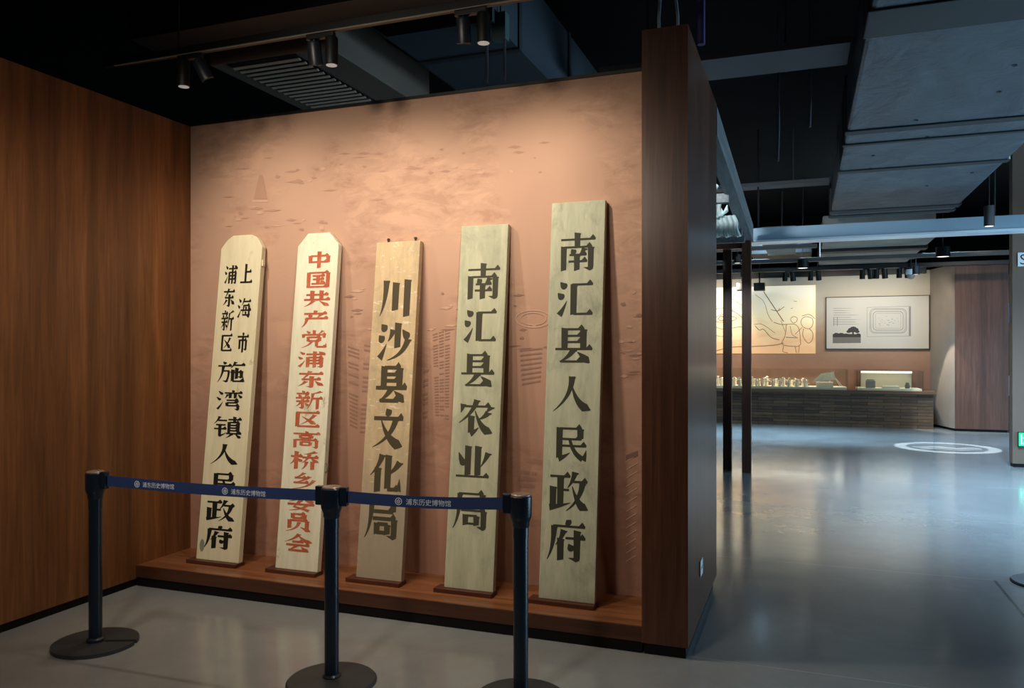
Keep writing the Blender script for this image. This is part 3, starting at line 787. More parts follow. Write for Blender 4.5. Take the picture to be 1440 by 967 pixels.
def make_belt(a, b, label, prints):
    d = (b - a); L = d.length; d.normalize()
    n = Vector((d.y, -d.x, 0))                                # towards the viewer
    e = empty('barrier_belt', a + d * 0.08 + Vector((0, 0, 0.867)))
    tag(e, label, 'barrier belt', 'printed barrier belts')
    ln = L - 0.16; up = Vector((0, 0, 1))
    mb = MB(); N = 24
    for k in range(N):
        t0, t1 = k / N, (k + 1) / N
        s0, s1 = (-0.010 * math.sin(math.pi * t) for t in (t0, t1))
        q = [d * ln * t0 + up * s0, d * ln * t1 + up * s1, d * ln * t1 + up * (s1 + 0.056), d * ln * t0 + up * (s0 + 0.056)]
        mb.prism([p + n * 0.001 for p in q], n * -0.002)
    bmesh.ops.remove_doubles(mb.bm, verts=mb.bm.verts, dist=1e-5)
    mb.build('webbing', M['navy_belt'], e)
    for t, sz in prints:
        sag = -0.010 * math.sin(math.pi * t)
        mb = MB()
        org = d * ln * t + n * 0.0016 + up * (sag + 0.0145)
        put_text(mb, '浦东历史博物馆', sz, org, d, up)
        mb.build('lettering', M['belt_print'], e)
        mb = MB(); c0 = org - d * 0.036 + up * sz * 0.40; r0, r1 = 0.0175, 0.0145
        for k in range(28):
            A, B = (2 * math.pi * q / 28 for q in (k, k + 1))
            mb.poly([c0 + d * r * math.cos(z_) + up * r * math.sin(z_) for r, z_ in ((r0, A), (r0, B), (r1, B), (r1, A))])
        for yo, hl, th_ in ((0.0035, 0.009, 0.003), (-0.0025, 0.011, 0.003), (-0.008, 0.007, 0.0022)):
            mb.poly([c0 + d * -hl + up * yo, c0 + d * 0 + up * (yo - 0.003), c0 + d * hl + up * yo, c0 + d * hl + up * (yo + th_), c0 + up * (yo - 0.003 + th_), c0 - d * hl + up * (yo + th_)])
        mb.poly([c0 + d * x + up * y for x, y in ((-0.003, 0.006), (0.002, 0.006), (0.004, 0.012), (-0.001, 0.011))])
        mb.build('emblem', M['belt_print'], e)
    return e


make_belt(SP[0], SP[1], 'longer navy barrier belt with two pale prints, in front of the cream and red-lettered boards', [(0.185, 0.030), (0.615, 0.030)])
make_belt(SP[1], SP[2], 'shorter navy barrier belt with one pale museum print, stretched in front of the tan board', [(0.385, 0.032)])

# ------------------------------------------------------------------ wall plate on the partition
sp = empty('wall_socket', (PX1, 4.66, 0.345)); tag(sp, 'white socket plate low on the grey-lit side of the wooden partition end', 'socket')
MB().box(0, 0.009, -0.05, 0.05, -0.045, 0.045, 0.003).build('plate', M['white'], sp)
for y in (-0.018, 0.018):
    MB().box(0.0085, 0.010, y - 0.004, y + 0.004, -0.010, 0.010).build('slot', M['black'], sp)

# ------------------------------------------------------------------ ceiling equipment over the corner
tr_ = empty('lighting_track', (-1.2, 3.84, 3.40)); tag(tr_, 'black lighting track above the mural wall with a pale lower edge', 'lighting track')
MB().box(-3.0, 3.6, -0.02, 0.02, 0.004, 0.05, 0.002).build('rail', M['black'], tr_)
MB().box(-2.9, 3.6, -0.022, -0.014, 0.0, 0.006).build('edge_highlight', M['strip'], tr_)  # pale strip stands in for the highlight on the rail's lower edge
for x in (-2.4, -0.5, 1.5, 3.3):
    MB().lathe([(0.006, 0.05), (0.006, 1.30)], (x, 0, 0), 8).build('hanger_rod', M['black'], tr_)
sd = empty('ceiling_bulkhead', (-2.0, 4.2, 3.66)); tag(sd, 'long black bulkhead box running above the lighting track', 'bulkhead')
MB().box(-2.2, 2.2, -0.16, 0.06, 0.0, 0.34, 0.004).build('panel', M['black'], sd)
MB().box(-2.2, 2.2, -0.17, -0.155, 0.10, 0.13).build('flange', M['black'], sd)


def make_track_spot(loc, label, sg):
    e = empty('track_spotlight', loc); tag(e, label, 'spotlight', 'spotlights on the mural track')
    MB().box(-0.10, 0.08, -0.016, 0.016, -0.028, 0.0, 0.003).build('adapter', M['black'], e)
    MB().box(0.052, 0.068, -0.012, 0.012, -0.034, -0.02, 0.002).build('adapter_lever', M['strip'], e)
    b_ = MB().lathe([(0, -0.03), (0.033, -0.03), (0.036, -0.036), (0.036, -0.185), (0.032, -0.188), (0.0, -0.184)], (0.062 * sg, 0, 0), 24).build('straight_head', M['black'], e, True)
    MB().lathe([(0, -0.1885), (0.031, -0.1888), (0.031, -0.1865)], (0.062 * sg, 0, 0), 24).build('lens', M['lens'], b_, True)
    ax = Vector((-0.10 if sg > 0 else 0.38, 0.35, -1)).normalized()
    MB().tube([(-0.055 * sg, 0, -0.02), (-0.055 * sg, 0, -0.07)], 0.008).build('yoke', M['black'], e, True)
    h_ = MB().lathe([(0, 0), (0.030, 0.0), (0.038, 0.012), (0.040, 0.13), (0.035, 0.134), (0.033, 0.12), (0, 0.118)], Vector((-0.055 * sg, 0, -0.055)) - ax * 0.02, 24, ax).build('tilted_head', M['dark_navy'] if 'dark_navy' in M else M['black'], e, True)
    return e


M['dark_navy'] = mat('dark_blue_black_paint', srgb(30, 36, 48), 0.4)
make_track_spot((-3.50, 3.84, 3.40), 'double-headed black spotlight on the track, nearest the wooden left wall', -1)
make_track_spot((-2.57, 3.84, 3.40), 'double-headed black spotlight on the track in front of the louvred air grille', 1)
make_track_spot((-1.64, 3.84, 3.40), 'black spotlight with pale round lens, rightmost on the track above the mural', 1)

# air handling box with louvred grille
ag = empty('air_handler', (-3.6, 5.5, 3.68)); tag(ag, 'dark air duct box with a louvred grille behind the top of the mural wall', 'air vent')
M['louvre'] = mat('grey_louvre_metal', srgb(215, 200, 180), 0.6)
M['casing'] = mat('grey_duct_casing', srgb(104, 90, 76), 0.7)
MB().box(-0.50, 0.52, -0.82, 0.75, 0.012, 0.42, 0.01).build('casing', M['casing'], ag)
MB().box(-0.36, 0.24, -0.80, 0.58, 0.006, 0.014).build('recess_shade', M['black'], ag)  # flat black panel stands in for the shade behind the louvres
for k in range(17):
    y = -0.74 + k * 0.075
    MB().obox((-0.06, y, -0.006), (0.29, 0, 0), (0, 0.012, -0.004), (0, 0.0008, 0.002)).build('louvre', M['louvre'], ag)
# insulated ducts behind the mural top
dk = empty('insulated_duct', (-2.4, 6.6, 3.8)); tag(dk, 'dark blue insulated duct above the mural, right of the louvred grille', 'duct')
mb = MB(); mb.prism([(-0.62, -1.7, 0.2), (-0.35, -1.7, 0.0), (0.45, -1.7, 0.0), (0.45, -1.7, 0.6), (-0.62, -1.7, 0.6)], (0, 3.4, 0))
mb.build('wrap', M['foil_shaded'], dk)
for y in (-1.2, 0.1, 1.3):
    mb = MB(); mb.prism([(-0.635, y, 0.195), (-0.355, y, -0.012), (0.462, y, -0.012), (0.462, y, 0.61), (-0.635, y, 0.61)], (0, 0.06, 0)); mb.build('strap', M['foil_strap'], dk)
sk = empty('cross_duct', (-2.9, 3.1, 4.0)); tag(sk, 'grey duct end at the top edge of the view above the lighting track', 'duct')
MB().box(-0.25, 0.75, -0.5, 0.5, 0, 0.35, 0.02).build('wrap', M['foil'], sk)
MB().box(-0.26, 0.76, -0.05, 0.0, -0.01, 0.36).build('strap', M['foil_strap'], sk)
jb = empty('junction_box', (-1.93, 5.0, 3.72)); tag(jb, 'small grey-green junction box hanging on rods beside the rightmost track spotlight', 'junction box')
MB().box(-0.05, 0.05, -0.04, 0.04, -0.02, 0.16, 0.006).build('case', mat('grey_green_box', srgb(70, 92, 90), 0.5), jb)
MB().tube([(0.03, 0, -0.02), (0.03, 0, -0.30)], 0.010).build('conduit', M['tray_metal'], jb, True)
MB().tube([(-0.10, 0, 0.98), (-0.10, 0, -0.30)], 0.012).build('conduit', M['tray_metal'], jb, True)
MB().box(-0.11, -0.04, -0.01, 0.01, 0.1, 0.12).build('bracket', M['tray_metal'], jb)
MB().tube([(0.0, 0, 0.16), (0.0, 0, 0.98)], 0.006).build('hanger_rod', M['black'], jb, True)

# cables and pipes rising from the partition top
cb = MB().tube([(-0.735, 4.30, 3.285), (-0.738, 4.30, 3.40), (-0.728, 4.30, 3.55), (-0.70, 4.31, 3.75), (-0.72, 4.33, 4.70)], 0.009).build('cable', M['cable_grey'], None, True)
tag(cb, 'thin grey cable rising from the left of the partition top', 'cable')
cb = MB().tube([(-0.640, 4.34, 3.285), (-0.642, 4.34, 3.42), (-0.652, 4.33, 3.52), (-0.675, 4.33, 3.62), (-0.66, 4.33, 4.70)], 0.008).build('cable', M['cable_grey'], None, True)
tag(cb, 'thin bent cable rising from the middle of the partition top', 'cable')
cb = MB().tube([(-0.53, 4.45, 3.285), (-0.53, 4.45, 4.70)], 0.022).build('conduit_pipe', M['cable_blue'], None, True)
tag(cb, 'violet conduit pipe standing up behind the right corner of the partition top', 'pipe')

# ------------------------------------------------------------------ hall ceiling: ducts, trays, soffit
fd = empty('foil_duct', (1.19, 8.0, 3.6)); tag(fd, 'wide silver foil-wrapped duct running away under the hall ceiling', 'duct')
mb = MB(); mb.box(-0.82, 0.82, -6.5, 5.0, 0, 0.5, 0.03)
bmesh.ops.subdivide_edges(mb.bm, edges=[e_ for e_ in mb.bm.edges if e_.calc_length() > 2], cuts=24, use_grid_fill=True)
mb.build('wrap', M['foil'], fd)
for y, wd in ((-2.70, 0.22), (-0.12, 0.07), (0.35, 0.035), (1.60, 0.07), (4.35, 0.12), (4.75, 0.08)):
    MB().box(-0.835, 0.835, y - wd, y + wd, -0.015, 0.51, 0.01).build('strap', M['foil_strap'], fd)
for k in range(9):
    x, y = random.uniform(-0.6, 0.7), -2.2 + k * 0.62
    MB().lathe([(0.02, -0.004), (0.012, 0.002), (0, 0.003)], (x, y, -0.0005), 10).build('pin_washer', M['foil_strap'], fd)
for nm, x0, x1, y0, y1, z0, lab in (('cable_tray', -1.6, 0.33, 6.42, 6.90, 3.90, 'grey cable tray crossing below the dark ceiling right of the partition top'),
                                    ('cable_tray', -1.6, 0.33, 11.6, 11.85, 3.90, 'thin grey cable tray crossing just above the blue-lit soffit beam')):
    t_ = empty(nm, ((x0 + x1) / 2, (y0 + y1) / 2, z0)); tag(t_, lab, 'cable tray')
    hx, hy = (x1 - x0) / 2, (y1 - y0) / 2
    MB().box(-hx, hx, -hy, hy, 0, 0.012).build('tray_bed', M['tray_metal'], t_)
    MB().box(-hx, hx, -hy - 0.008, -hy, 0, 0.05).build('side_rail', M['tray_metal'], t_)
    MB().box(-hx, hx, hy, hy + 0.008, 0, 0.05).build('side_rail', M['tray_metal'], t_)
    for sx in (-0.6, 0.5): MB().tube([(sx, 0, 0.01), (sx, 0, 4.7 - z0)], 0.008).build('hanger_rod', M['tray_metal'], t_, True)
for x, y, z0, lab in ((-0.22, 7.6, 3.32, 'thin ceiling rod hanging above the far end of the partition'), (0.05, 7.2, 3.5, 'thin ceiling rod hanging between the partition and the foil duct')):
    r_ = MB().tube([(x, y, z0), (x + 0.01, y, z0 + 0.3), (x, y, 4.7)], 0.009).build('ceiling_rod', M['tray_metal'], None, True); tag(r_, lab, 'rod')
so = empty('soffit_beam', (2.0, 11.5, 3.10)); tag(so, 'long pale blue-lit soffit beam crossing the hall below the foil duct', 'beam')
MB().box(-3.2, 5.0, 0.0, 0.30, 0.03, 0.20, 0.004).build('fascia', M['soffit'], so)
MB().box(-3.2, 5.0, -0.012, 0.31, 0.0, 0.03, 0.003).build('lower_flange', M['soffit_edge'], so)
for x in (-2.6, 0.3, 3.4): MB().tube([(x, 0.15, 0.2), (x, 0.15, 1.6)], 0.012).build('hanger_rod', M['black'], so, True)
pdl = at_y(1391, 318, 11.1)
dl = empty('pendant_downlight', pdl); tag(dl, 'short black cylinder downlight hanging in front of the right part of the soffit beam', 'downlight')
MB().lathe([(0.0, 0.004), (0.05, 0.0), (0.058, 0.006), (0.058, 0.25), (0, 0.255)], (0, 0, 0), 24).build('can', M['black'], dl, True)
MB().lathe([(0, -0.001), (0.046, -0.0005), (0.046, 0.003)], (0, 0, 0), 24).build('lens', M['lens_lit'], dl, True)
MB().tube([(0, 0, 0.25), (0, 0, 4.7 - pdl.z)], 0.006).build('cord', M['black'], dl, True)

# far ceiling
fd2 = empty('wrapped_duct', (1.08, 15.6, 3.30)); tag(fd2, 'grey-brown wrapped duct under the ceiling of the far room', 'duct')
MB().box(-0.80, 0.80, -2.2, 2.6, 0, 0.42, 0.03).build('wrap', M['duct_far'], fd2)
for y in (-1.3, 0.1, 1.4): MB().box(-0.81, 0.81, y, y + 0.28, -0.05, 0.44, 0.01).build('strap', M['black'], fd2)
db = empty('branch_duct', (-0.35, 14.2, 3.34)); tag(db, 'small grey branch duct with stepped end above the far sand-coloured screen', 'duct')
MB().box(-0.32, 0.24, -0.5, 0.5, 0.06, 0.30, 0.02).build('wrap', M['duct_far'], db)
MB().box(-0.26, 0.22, -0.5, 0.9, -0.02, 0.06, 0.01).build('outlet', M['duct_far'], db)
for x0, x1, y, z0, h, mt, lab in ((-2.5, 3.6, 15.0, 3.17, 0.07, 'dark_metal', 'dark grey pipe beam crossing the far ceiling under the wrapped duct'),
                                  (-2.5, 3.6, 17.0, 3.20, 0.08, 'black', 'black lighting track crossing in front of the far exhibit wall'),
                                  (-2.5, 2.4, 18.45, 3.20, 0.16, 'black', 'black ceiling panel edge above the far exhibit wall'),
                                  (-2.0, 0.2, 13.4, 3.22, 0.06, 'dark_metal', 'dark horizontal pipe behind the tops of the two brown posts')):
    t_ = MB().box(x0, x1, y - 0.06, y + 0.06, z0, z0 + h, 0.01).build('ceiling_bar', M[mt]); tag(t_, lab, 'ceiling bar')
fb = MB().box(-0.95, 0.15, 15.8, 16.8, 3.42, 3.85, 0.02).tube([(-0.4, 16.3, 3.8), (-0.4, 16.3, 4.7)], 0.02).build('air_duct', M['black']); tag(fb, 'dark boxy air duct over the sand-coloured far screen', 'duct')


def make_exhibit_spot(loc, label):
    e = empty('exhibit_spotlight', loc); tag(e, label, 'spotlight', 'spotlights in front of the far exhibit wall')
    MB().box(-0.06, 0.06, -0.02, 0.02, -0.02, 0.0).build('adapter', M['black'], e)
    MB().lathe([(0, -0.02), (0.05, -0.02), (0.05, -0.20), (0, -0.20)], (-0.07, 0, 0), 16).build('head', M['black'], e, True)
    MB().lathe([(0, 0), (0.055, 0), (0.055, 0.18), (0, 0.18)], (0.07, 0, -0.02), 16, (0.1, 0.25, -1)).build('head', M['black'], e, True)
    return e


XS = [(1109, 'left of the bird on the screen'), (1145, 'above the right edge of the sand-coloured screen'), (1218, 'left of the group above the framed plan'), (1238, 'right of the group above the framed plan'), (1270, 'beside the white dome camera')]
e0 = None
for px, where in XS:
    p = at_y(px, 392, 17.0); p.z = 3.20
    lab = 'black twin spotlight on the far track, ' + where
    e0 = make_exhibit_spot(p, lab) if e0 is None else e0
    if px != XS[0][0]: dup(e0, p, lab)
dc = empty('dome_camera', at_y(1281, 386, 16.9)); tag(dc, 'white dome security camera under the far ceiling', 'camera')
MB().lathe([(0, 0.10), (0.09, 0.10), (0.095, 0.02), (0.085, 0.0)], (0, 0, 0), 24).build('housing', M['white'], dc, True)
MB().lathe([(0.075, 0.0), (0.07, -0.04), (0.045, -0.075), (0, -0.09)], (0, 0, 0), 24).build('dome', M['plaster'], dc, True)
MB().tube([(0, 0, 0.10), (0, 0, 4.7 - dc.location.z)], 0.012).build('stem', M['black'], dc, True)
for px, wd, where in ((1043, 0.20, 'left'), (1068, 0.22, 'right')):
    p = at_y(px, 398, 17.45)
    e = empty('projector', p); tag(e, 'black box projector hanging under the far ceiling beside the two brown posts, %s one' % where, 'projector', 'projectors under the far ceiling')
    MB().box(-wd / 2, wd / 2, -0.15, 0.15, -0.16, 0.0, 0.012).build('body', M['black'], e)
    MB().lathe([(0, 0), (0.035, 0), (0.032, 0.02)], (0.03, 0.15, -0.08), 16, (0, 1, 0)).build('lens', M['dark_metal'], e, True)
    MB().tube([(0, 0, 0), (0, 0, 4.7 - p.z)], 0.015).build('mount', M['black'], e, True)
for px, py, Yd, lab in ((1129, 377, 15.0, 'lit ceiling downlight above the left part of the far room'), (1326, 361, 13.6, 'lit ceiling downlight in front of the brown return wall'), (1288, 386, 16.0, 'lit ceiling downlight beside the white dome camera'), (1046, 390, 16.0, 'lit ceiling downlight seen between the two brown posts'), (1037, 370, 14.0, 'lit ceiling downlight seen right of the left brown post')):
    p = at_y(px, py, Yd); e = empty('ceiling_downlight', p); tag(e, lab, 'downlight', 'lit downlights in the far room')
    rr = 0.10 if px in (1129, 1326) else 0.06
    MB().lathe([(0, 0.15), (rr, 0.15), (rr, 0.0), (rr * 0.9, 0.0), (rr * 0.85, 0.006), (0, 0.006)], (0, 0, 0), 20).build('can', M['black'], e, True)
    MB().lathe([(0, 0.004), (rr * 0.84, 0.004), (rr * 0.84, 0.012)], (0, 0, 0), 20).build('lens', M['lens_lit'], e, True)
    MB().tube([(0, 0, 0.15), (0, 0, 4.7 - p.z)], 0.008).build('stem', M['black'], e, True)

# ------------------------------------------------------------------ eave frame with two posts and white pleated cloth
ev = empty('eave_frame', (-0.80, 9.0, 0)); tag(ev, 'timber eave frame on two slim dark brown posts standing behind the partition', 'pavilion frame')


def evc(mb, name, m, smooth=False):
    o = mb.build(name, m, ev, smooth); o.location = (0.80, -9.0, 0); return o


evc(MB().box(-1.01, -0.90, 10.86, 10.97, 0, 3.02, 0.004), 'post', M['wood_post'])
evc(MB().box(-0.755, -0.64, 10.69, 10.80, 0, 3.02, 0.004), 'post', M['wood_post'])
evc(MB().prism([(-0.74, 6.2, 3.24), (-0.62, 6.2, 3.24), (-0.62, 6.2, 3.46), (-0.74, 6.2, 3.46)], (0, 4.65, -0.22)), 'purlin', M['wood_eave'])
for y in (8.1, 9.45, 9.9, 10.35):
    zz = 3.20 - (y - 6.2) * 0.0473
    evc(MB().box(-2.6, -0.70, y, y + 0.09, zz - 0.04, zz + 0.05), 'rafter', M['wood_eave'])
evc(MB().box(-2.8, -0.70, 10.72, 10.84, 2.93, 3.02, 0.004), 'lintel', M['wood_post'])
wc = empty('pleated_cloth', (-0.90, 9.0, 2.86)); tag(wc, 'white pleated cloth hanging in two tiers under the timber eave', 'cloth')


def pleat(x0, x1, zt, zb, amp, n, yo):
    mb = MB(); N = n * 8; rows = 10; vs = []
    for j in range(rows + 1):
        t = j / rows; row = []
        for i in range(N + 1):
            s = i / N; sp_ = 1 + 0.18 * t
            x = (x0 + x1) / 2 + ((x0 + (x1 - x0) * s) - (x0 + x1) / 2) * sp_ + 0.008 * math.sin(9 * t + 5 * s)
            y = yo + amp * (0.4 + 0.6 * t) * math.sin(2 * math.pi * n * s + 0.5 * t) - 0.03 * t
            zb_ = zb + 0.012 * math.sin(2 * math.pi * n * s * 0.5)
            row.append(mb.bm.verts.new((x, y, zt + (zb_ - zt) * t)))
        vs.append(row)
    for j in range(rows):
        for i in range(N): mb.bm.faces.new((vs[j][i], vs[j][i + 1], vs[j + 1][i + 1], vs[j + 1][i]))
    bmesh.ops.solidify(mb.bm, geom=list(mb.bm.faces), thickness=0.004)
    return mb


pleat(-0.36, 0.03, 0.47, 0.21, 0.022, 9, 0.0).build('upper_tier', M['white_fabric'], wc, True)
pleat(-0.38, 0.20, 0.23, -0.01, 0.026, 12, 0.03).build('lower_tier', M['white_fabric'], wc, True)
mb = MB(); mb.tube([(-0.2, 0, 0.58), (-0.12, -0.01, 0.51), (-0.05, -0.01, 0.51), (0.0, 0, 0.57)], [0.035, 0.05, 0.045, 0.025], 12)
mb.build('gathered_roll', M['white_fabric'], wc, True)
mb = MB(); mb.tube([(0.02, 0, 0.34), (0.06, 0, 0.24), (0.10, 0, 0.28), (0.11, 0, 0.34)], [0.008, 0.03, 0.025, 0.006], 10)
mb.build('corner_knot', M['white_fabric'], wc, True)
mb = MB(); mb.tube([(-0.15, 0, 0.46), (-0.15, 0, 0.62)], 0.006)
mb.build('cord', M['steel'], wc, True)

# ------------------------------------------------------------------ far exhibit wall
px = empty('exhibit_plinth', (-1.5, 18.3, 0)); tag(px, 'long dark slate-faced plinth along the far exhibit wall', 'plinth')
o = MB().box(-6.9, 2.46, 17.90, 18.745, 0, 0.70).build('slate_front', M['slate'], px); o.location = (1.5, -18.3, 0)
o = MB().box(-6.9, 2.50, 17.84, 18.745, 0.70, 0.765, 0.006).build('top_slab', M['shelf'], px); o.location = (1.5, -18.3, 0)

scx = empty('projection_screen', (-0.86, 18.74, 1.52)); tag(scx, 'lit sand-coloured projection with line drawings of an eye, birds and walking figures', 'screen')


def sc_poly(mb, pts, dy):
    mb.poly([(q.x + 0.86, -dy, q.z - 1.52) for q in (at_y(x, y, 18.74) for x, y in pts)])


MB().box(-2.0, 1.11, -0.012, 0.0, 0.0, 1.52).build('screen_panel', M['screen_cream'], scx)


def sline(pts, wpx):
    mb = MB()
    pts = [Vector(p) for p in pts]
    if len(pts) > 2:                                       # smooth the drawn stroke
        ext = [pts[0] * 2 - pts[1]] + pts + [pts[-1] * 2 - pts[-2]]
        out = []
        for i in range(1, len(ext) - 2):
            p0, p1, p2, p3 = ext[i - 1:i + 3]
            for k in range(5):
                t = k / 5
                out.append(0.5 * ((2 * p1) + (p2 - p0) * t + (2 * p0 - 5 * p1 + 4 * p2 - p3) * t * t + (3 * p1 - p0 - 3 * p2 + p3) * t ** 3))
        pts = out + [pts[-1]]
    for a, b in zip(pts, pts[1:]):
        if (b - a).length < 1e-4: continue
        d = (b - a).normalized(); n = Vector((-d.y, d.x)) * wpx * 0.33
        sc_poly(mb, [a + n, b + n, b - n, a - n], 0.0135)
    mb.build('drawn_line', M['screen_line'], scx)


for pts, w_ in (
    ([(1003, 450), (1010, 444), (1018, 442), (1030, 445), (1036, 448), (1026, 452), (1012, 453), (1003, 450)], 1.2),
    ([(1010, 448), (1014, 444), (1019, 448), (1014, 451), (1010, 448)], 1.6),
    ([(1003, 436), (1016, 433), (1032, 438), (1046, 448)], 1.3), ([(1003, 458), (1018, 463), (1036, 460), (1048, 459)], 1.2),
    ([(1003, 494), (1030, 488), (1060, 487), (1090, 485), (1102, 482)], 1.6), ([(1003, 470), (1014, 473), (1030, 471)], 1.0),
    ([(1030, 420), (1042, 428), (1052, 430)], 1.0),
    ([(1062, 458), (1068, 464), (1074, 463), (1084, 474), (1096, 478)], 1.4), ([(1060, 456), (1072, 456), (1090, 468)], 1.0),
    ([(1062, 414), (1074, 424), (1080, 442), (1086, 452)], 1.0), ([(1074, 410), (1086, 428), (1102, 452)], 1.8),
    ([(1084, 435), (1094, 437), (1103, 431)], 1.4), ([(1094, 437), (1097, 433)], 1.2), ([(1116, 423), (1121, 424)], 1.0), ([(1112, 434), (1115, 433)], 1.0),
    # a walking figure in a tunic
    ([(1088, 453), (1098, 456), (1106, 456)], 1.3), ([(1106, 456), (1104, 472), (1100, 484), (1120, 487), (1126, 484)], 1.3),
    ([(1106, 456), (1118, 456), (1124, 464), (1126, 484)], 1.2), ([(1105, 474), (1122, 475)], 1.4), ([(1111, 458), (1114, 470), (1120, 474)], 1.0),
    ([(1113, 452), (1112, 448), (1116, 445), (1121, 447), (1120, 452), (1116, 454), (1113, 452)], 1.1),
    ([(1102, 486), (1101, 494), (1108, 496)], 1.3), ([(1118, 487), (1120, 496)], 1.3), ([(1124, 486), (1123, 496)], 1.1),
    # a second figure with a bundle
    ([(1126, 454), (1128, 448), (1134, 445), (1142, 448), (1143, 456), (1138, 462), (1130, 460), (1126, 454)], 1.1),
    ([(1130, 462), (1129, 472), (1136, 482), (1142, 478), (1143, 468), (1138, 462)], 1.3), ([(1128, 460), (1118, 470)], 1.1),
    ([(1128, 444), (1138, 442), (1146, 448)], 1.2), ([(1098, 450), (1104, 466)], 0.9)):
    sline(pts, w_)

# framed panel with photograph and plan
fp = empty('information_board', (1.475, 18.74, 1.63)); tag(fp, 'large pale board with a tree photograph and town plan on the far wall', 'panel')
MB().box(-1.00, 1.01, -0.03, 0.0, 0.0, 1.12).build('panel', M['paper'], fp)
for x0, x1, z0, z1 in ((-1.02, 1.03, -0.02, 0.0), (-1.02, 1.03, 1.12, 1.135), (-1.02, -1.0, 0, 1.12), (1.01, 1.03, 0, 1.12)):
    MB().box(x0, x1, -0.04, 0.0, z0, z1).build('frame_rail', M['frame_dark'], fp)


def fpp(mb, pts, dy=0.031):
    mb.poly([(q.x - 1.475, -dy, q.z - 1.63) for q in (at_y(x, y, 18.71) for x, y in pts)])


ph = MB(); fpp(ph, [(1171, 459.5), (1210.5, 459), (1210.5, 482), (1171, 482.5)]); ph = ph.build('photograph', M['paper'], fp)
mb = MB(); fpp(mb, [(1171, 473), (1190, 472), (1210.5, 473.5), (1210.5, 482), (1171, 482.5)], 0.0315); mb.build('field', M['photo_mid'], ph)
mb = MB()
fpp(mb, [(1171, 469.5), (1180, 468.5), (1187, 469), (1210.5, 470), (1210.5, 474), (1171, 474)], 0.032)
fpp(mb, [(1198.5, 464), (1200.5, 464), (1201, 473), (1198, 473)], 0.0321)
for cx_, cy_, rx, ry in ((1199, 464, 7, 3.2), (1193.5, 466, 3.4, 2.0), (1205.5, 466, 3.2, 2.2), (1200, 461.2, 4.5, 2.2), (1196, 463, 3.2, 2.2), (1204, 463, 3.4, 2.0), (1176, 469, 3, 1.2), (1183, 469.5, 3.5, 1.6), (1190, 470, 3, 1.2), (1207, 470, 3, 1.4)):
    fpp(mb, [(cx_ + rx * math.cos(a), cy_ + ry * math.sin(a)) for a in [k * math.pi / 8 for k in range(16)]], 0.0322 + random.random() * 2e-4)
mb.build('tree', M['photo_dark'], ph)
mb = MB()
for k in range(8):
    y = 433 + k * 3.2; fpp(mb, [(1172, y), (1184 + 24 * random.random() + (8 if k > 2 else 0), y), (1184 + 20 * random.random(), y + 0.6), (1172, y + 0.6)])
fpp(mb, [(1172, 446), (1173, 446), (1173, 458), (1172, 458)]); fpp(mb, [(1177, 446), (1178, 446), (1178, 458), (1177, 458)])
mb.build('caption_lines', M['line_grey'], fp)


def rrect(cx_, cy_, hx, hy, r):
    out = []
    for sx, sy, a0 in ((1, 1, 0), (-1, 1, 90), (-1, -1, 180), (1, -1, 270)):
        for k in range(5):
            a = R(a0 + k * 22.5); out.append((cx_ + sx * (hx - r) + r * math.cos(a), cy_ + sy * (hy - r) + r * math.sin(a)))
    return out


mb = MB()
for hx, hy, r, t_ in ((26, 17.5, 7, 0.8), (24.2, 16, 6, 0.5), (21.5, 13.5, 5, 0.9), (18, 10.5, 1, 0.4)):
    A = rrect(1249, 451, hx, hy, r); B = rrect(1249, 451, hx - t_, hy - t_, max(r - t_, 0.3))
    for k in range(len(A)):
        fpp(mb, [A[k], A[(k + 1) % len(A)], B[(k + 1) % len(B)], B[k]])
for k in range(26):
    x, y = random.uniform(1234, 1264), random.uniform(443, 459); a_, b_ = random.uniform(0.5, 2.6), random.uniform(0.3, 0.9)
    fpp(mb, [(x, y), (x + a_, y), (x + a_, y + b_), (x, y + b_)])
for q in ([(1219, 432), (1281, 430), (1281, 430.5), (1219, 432.5)], [(1219, 473), (1281, 472), (1281, 472.5), (1219, 473.5)], [(1219, 432), (1219.5, 432), (1219.5, 473), (1219, 473)], [(1278, 431), (1281, 431), (1281, 472), (1278, 472)]):
    fpp(mb, q)
mb.build('plan_drawing', M['line_grey'], fp)

# glass cases
c1 = empty('glass_case', (-1.2, 18.15, 0.765)); tag(c1, 'long low glass case full of white clay figures on the far plinth', 'display case')


def glass_box(parent, x0, x1, y0, y1, z1):
    t_ = 0.008
    MB().box(x0, x1, y0, y0 + t_, 0, z1).build('glass_pane', M['glass'], parent)
    MB().box(x1 - t_, x1, y0 + t_, y1, 0, z1).build('glass_pane', M['glass'], parent)
    MB().box(x0, x0 + t_, y0 + t_, y1, 0, z1).build('glass_pane', M['glass'], parent)
    MB().box(x0, x1, y0, y1, z1, z1 + t_).build('glass_lid', M['glass'], parent)


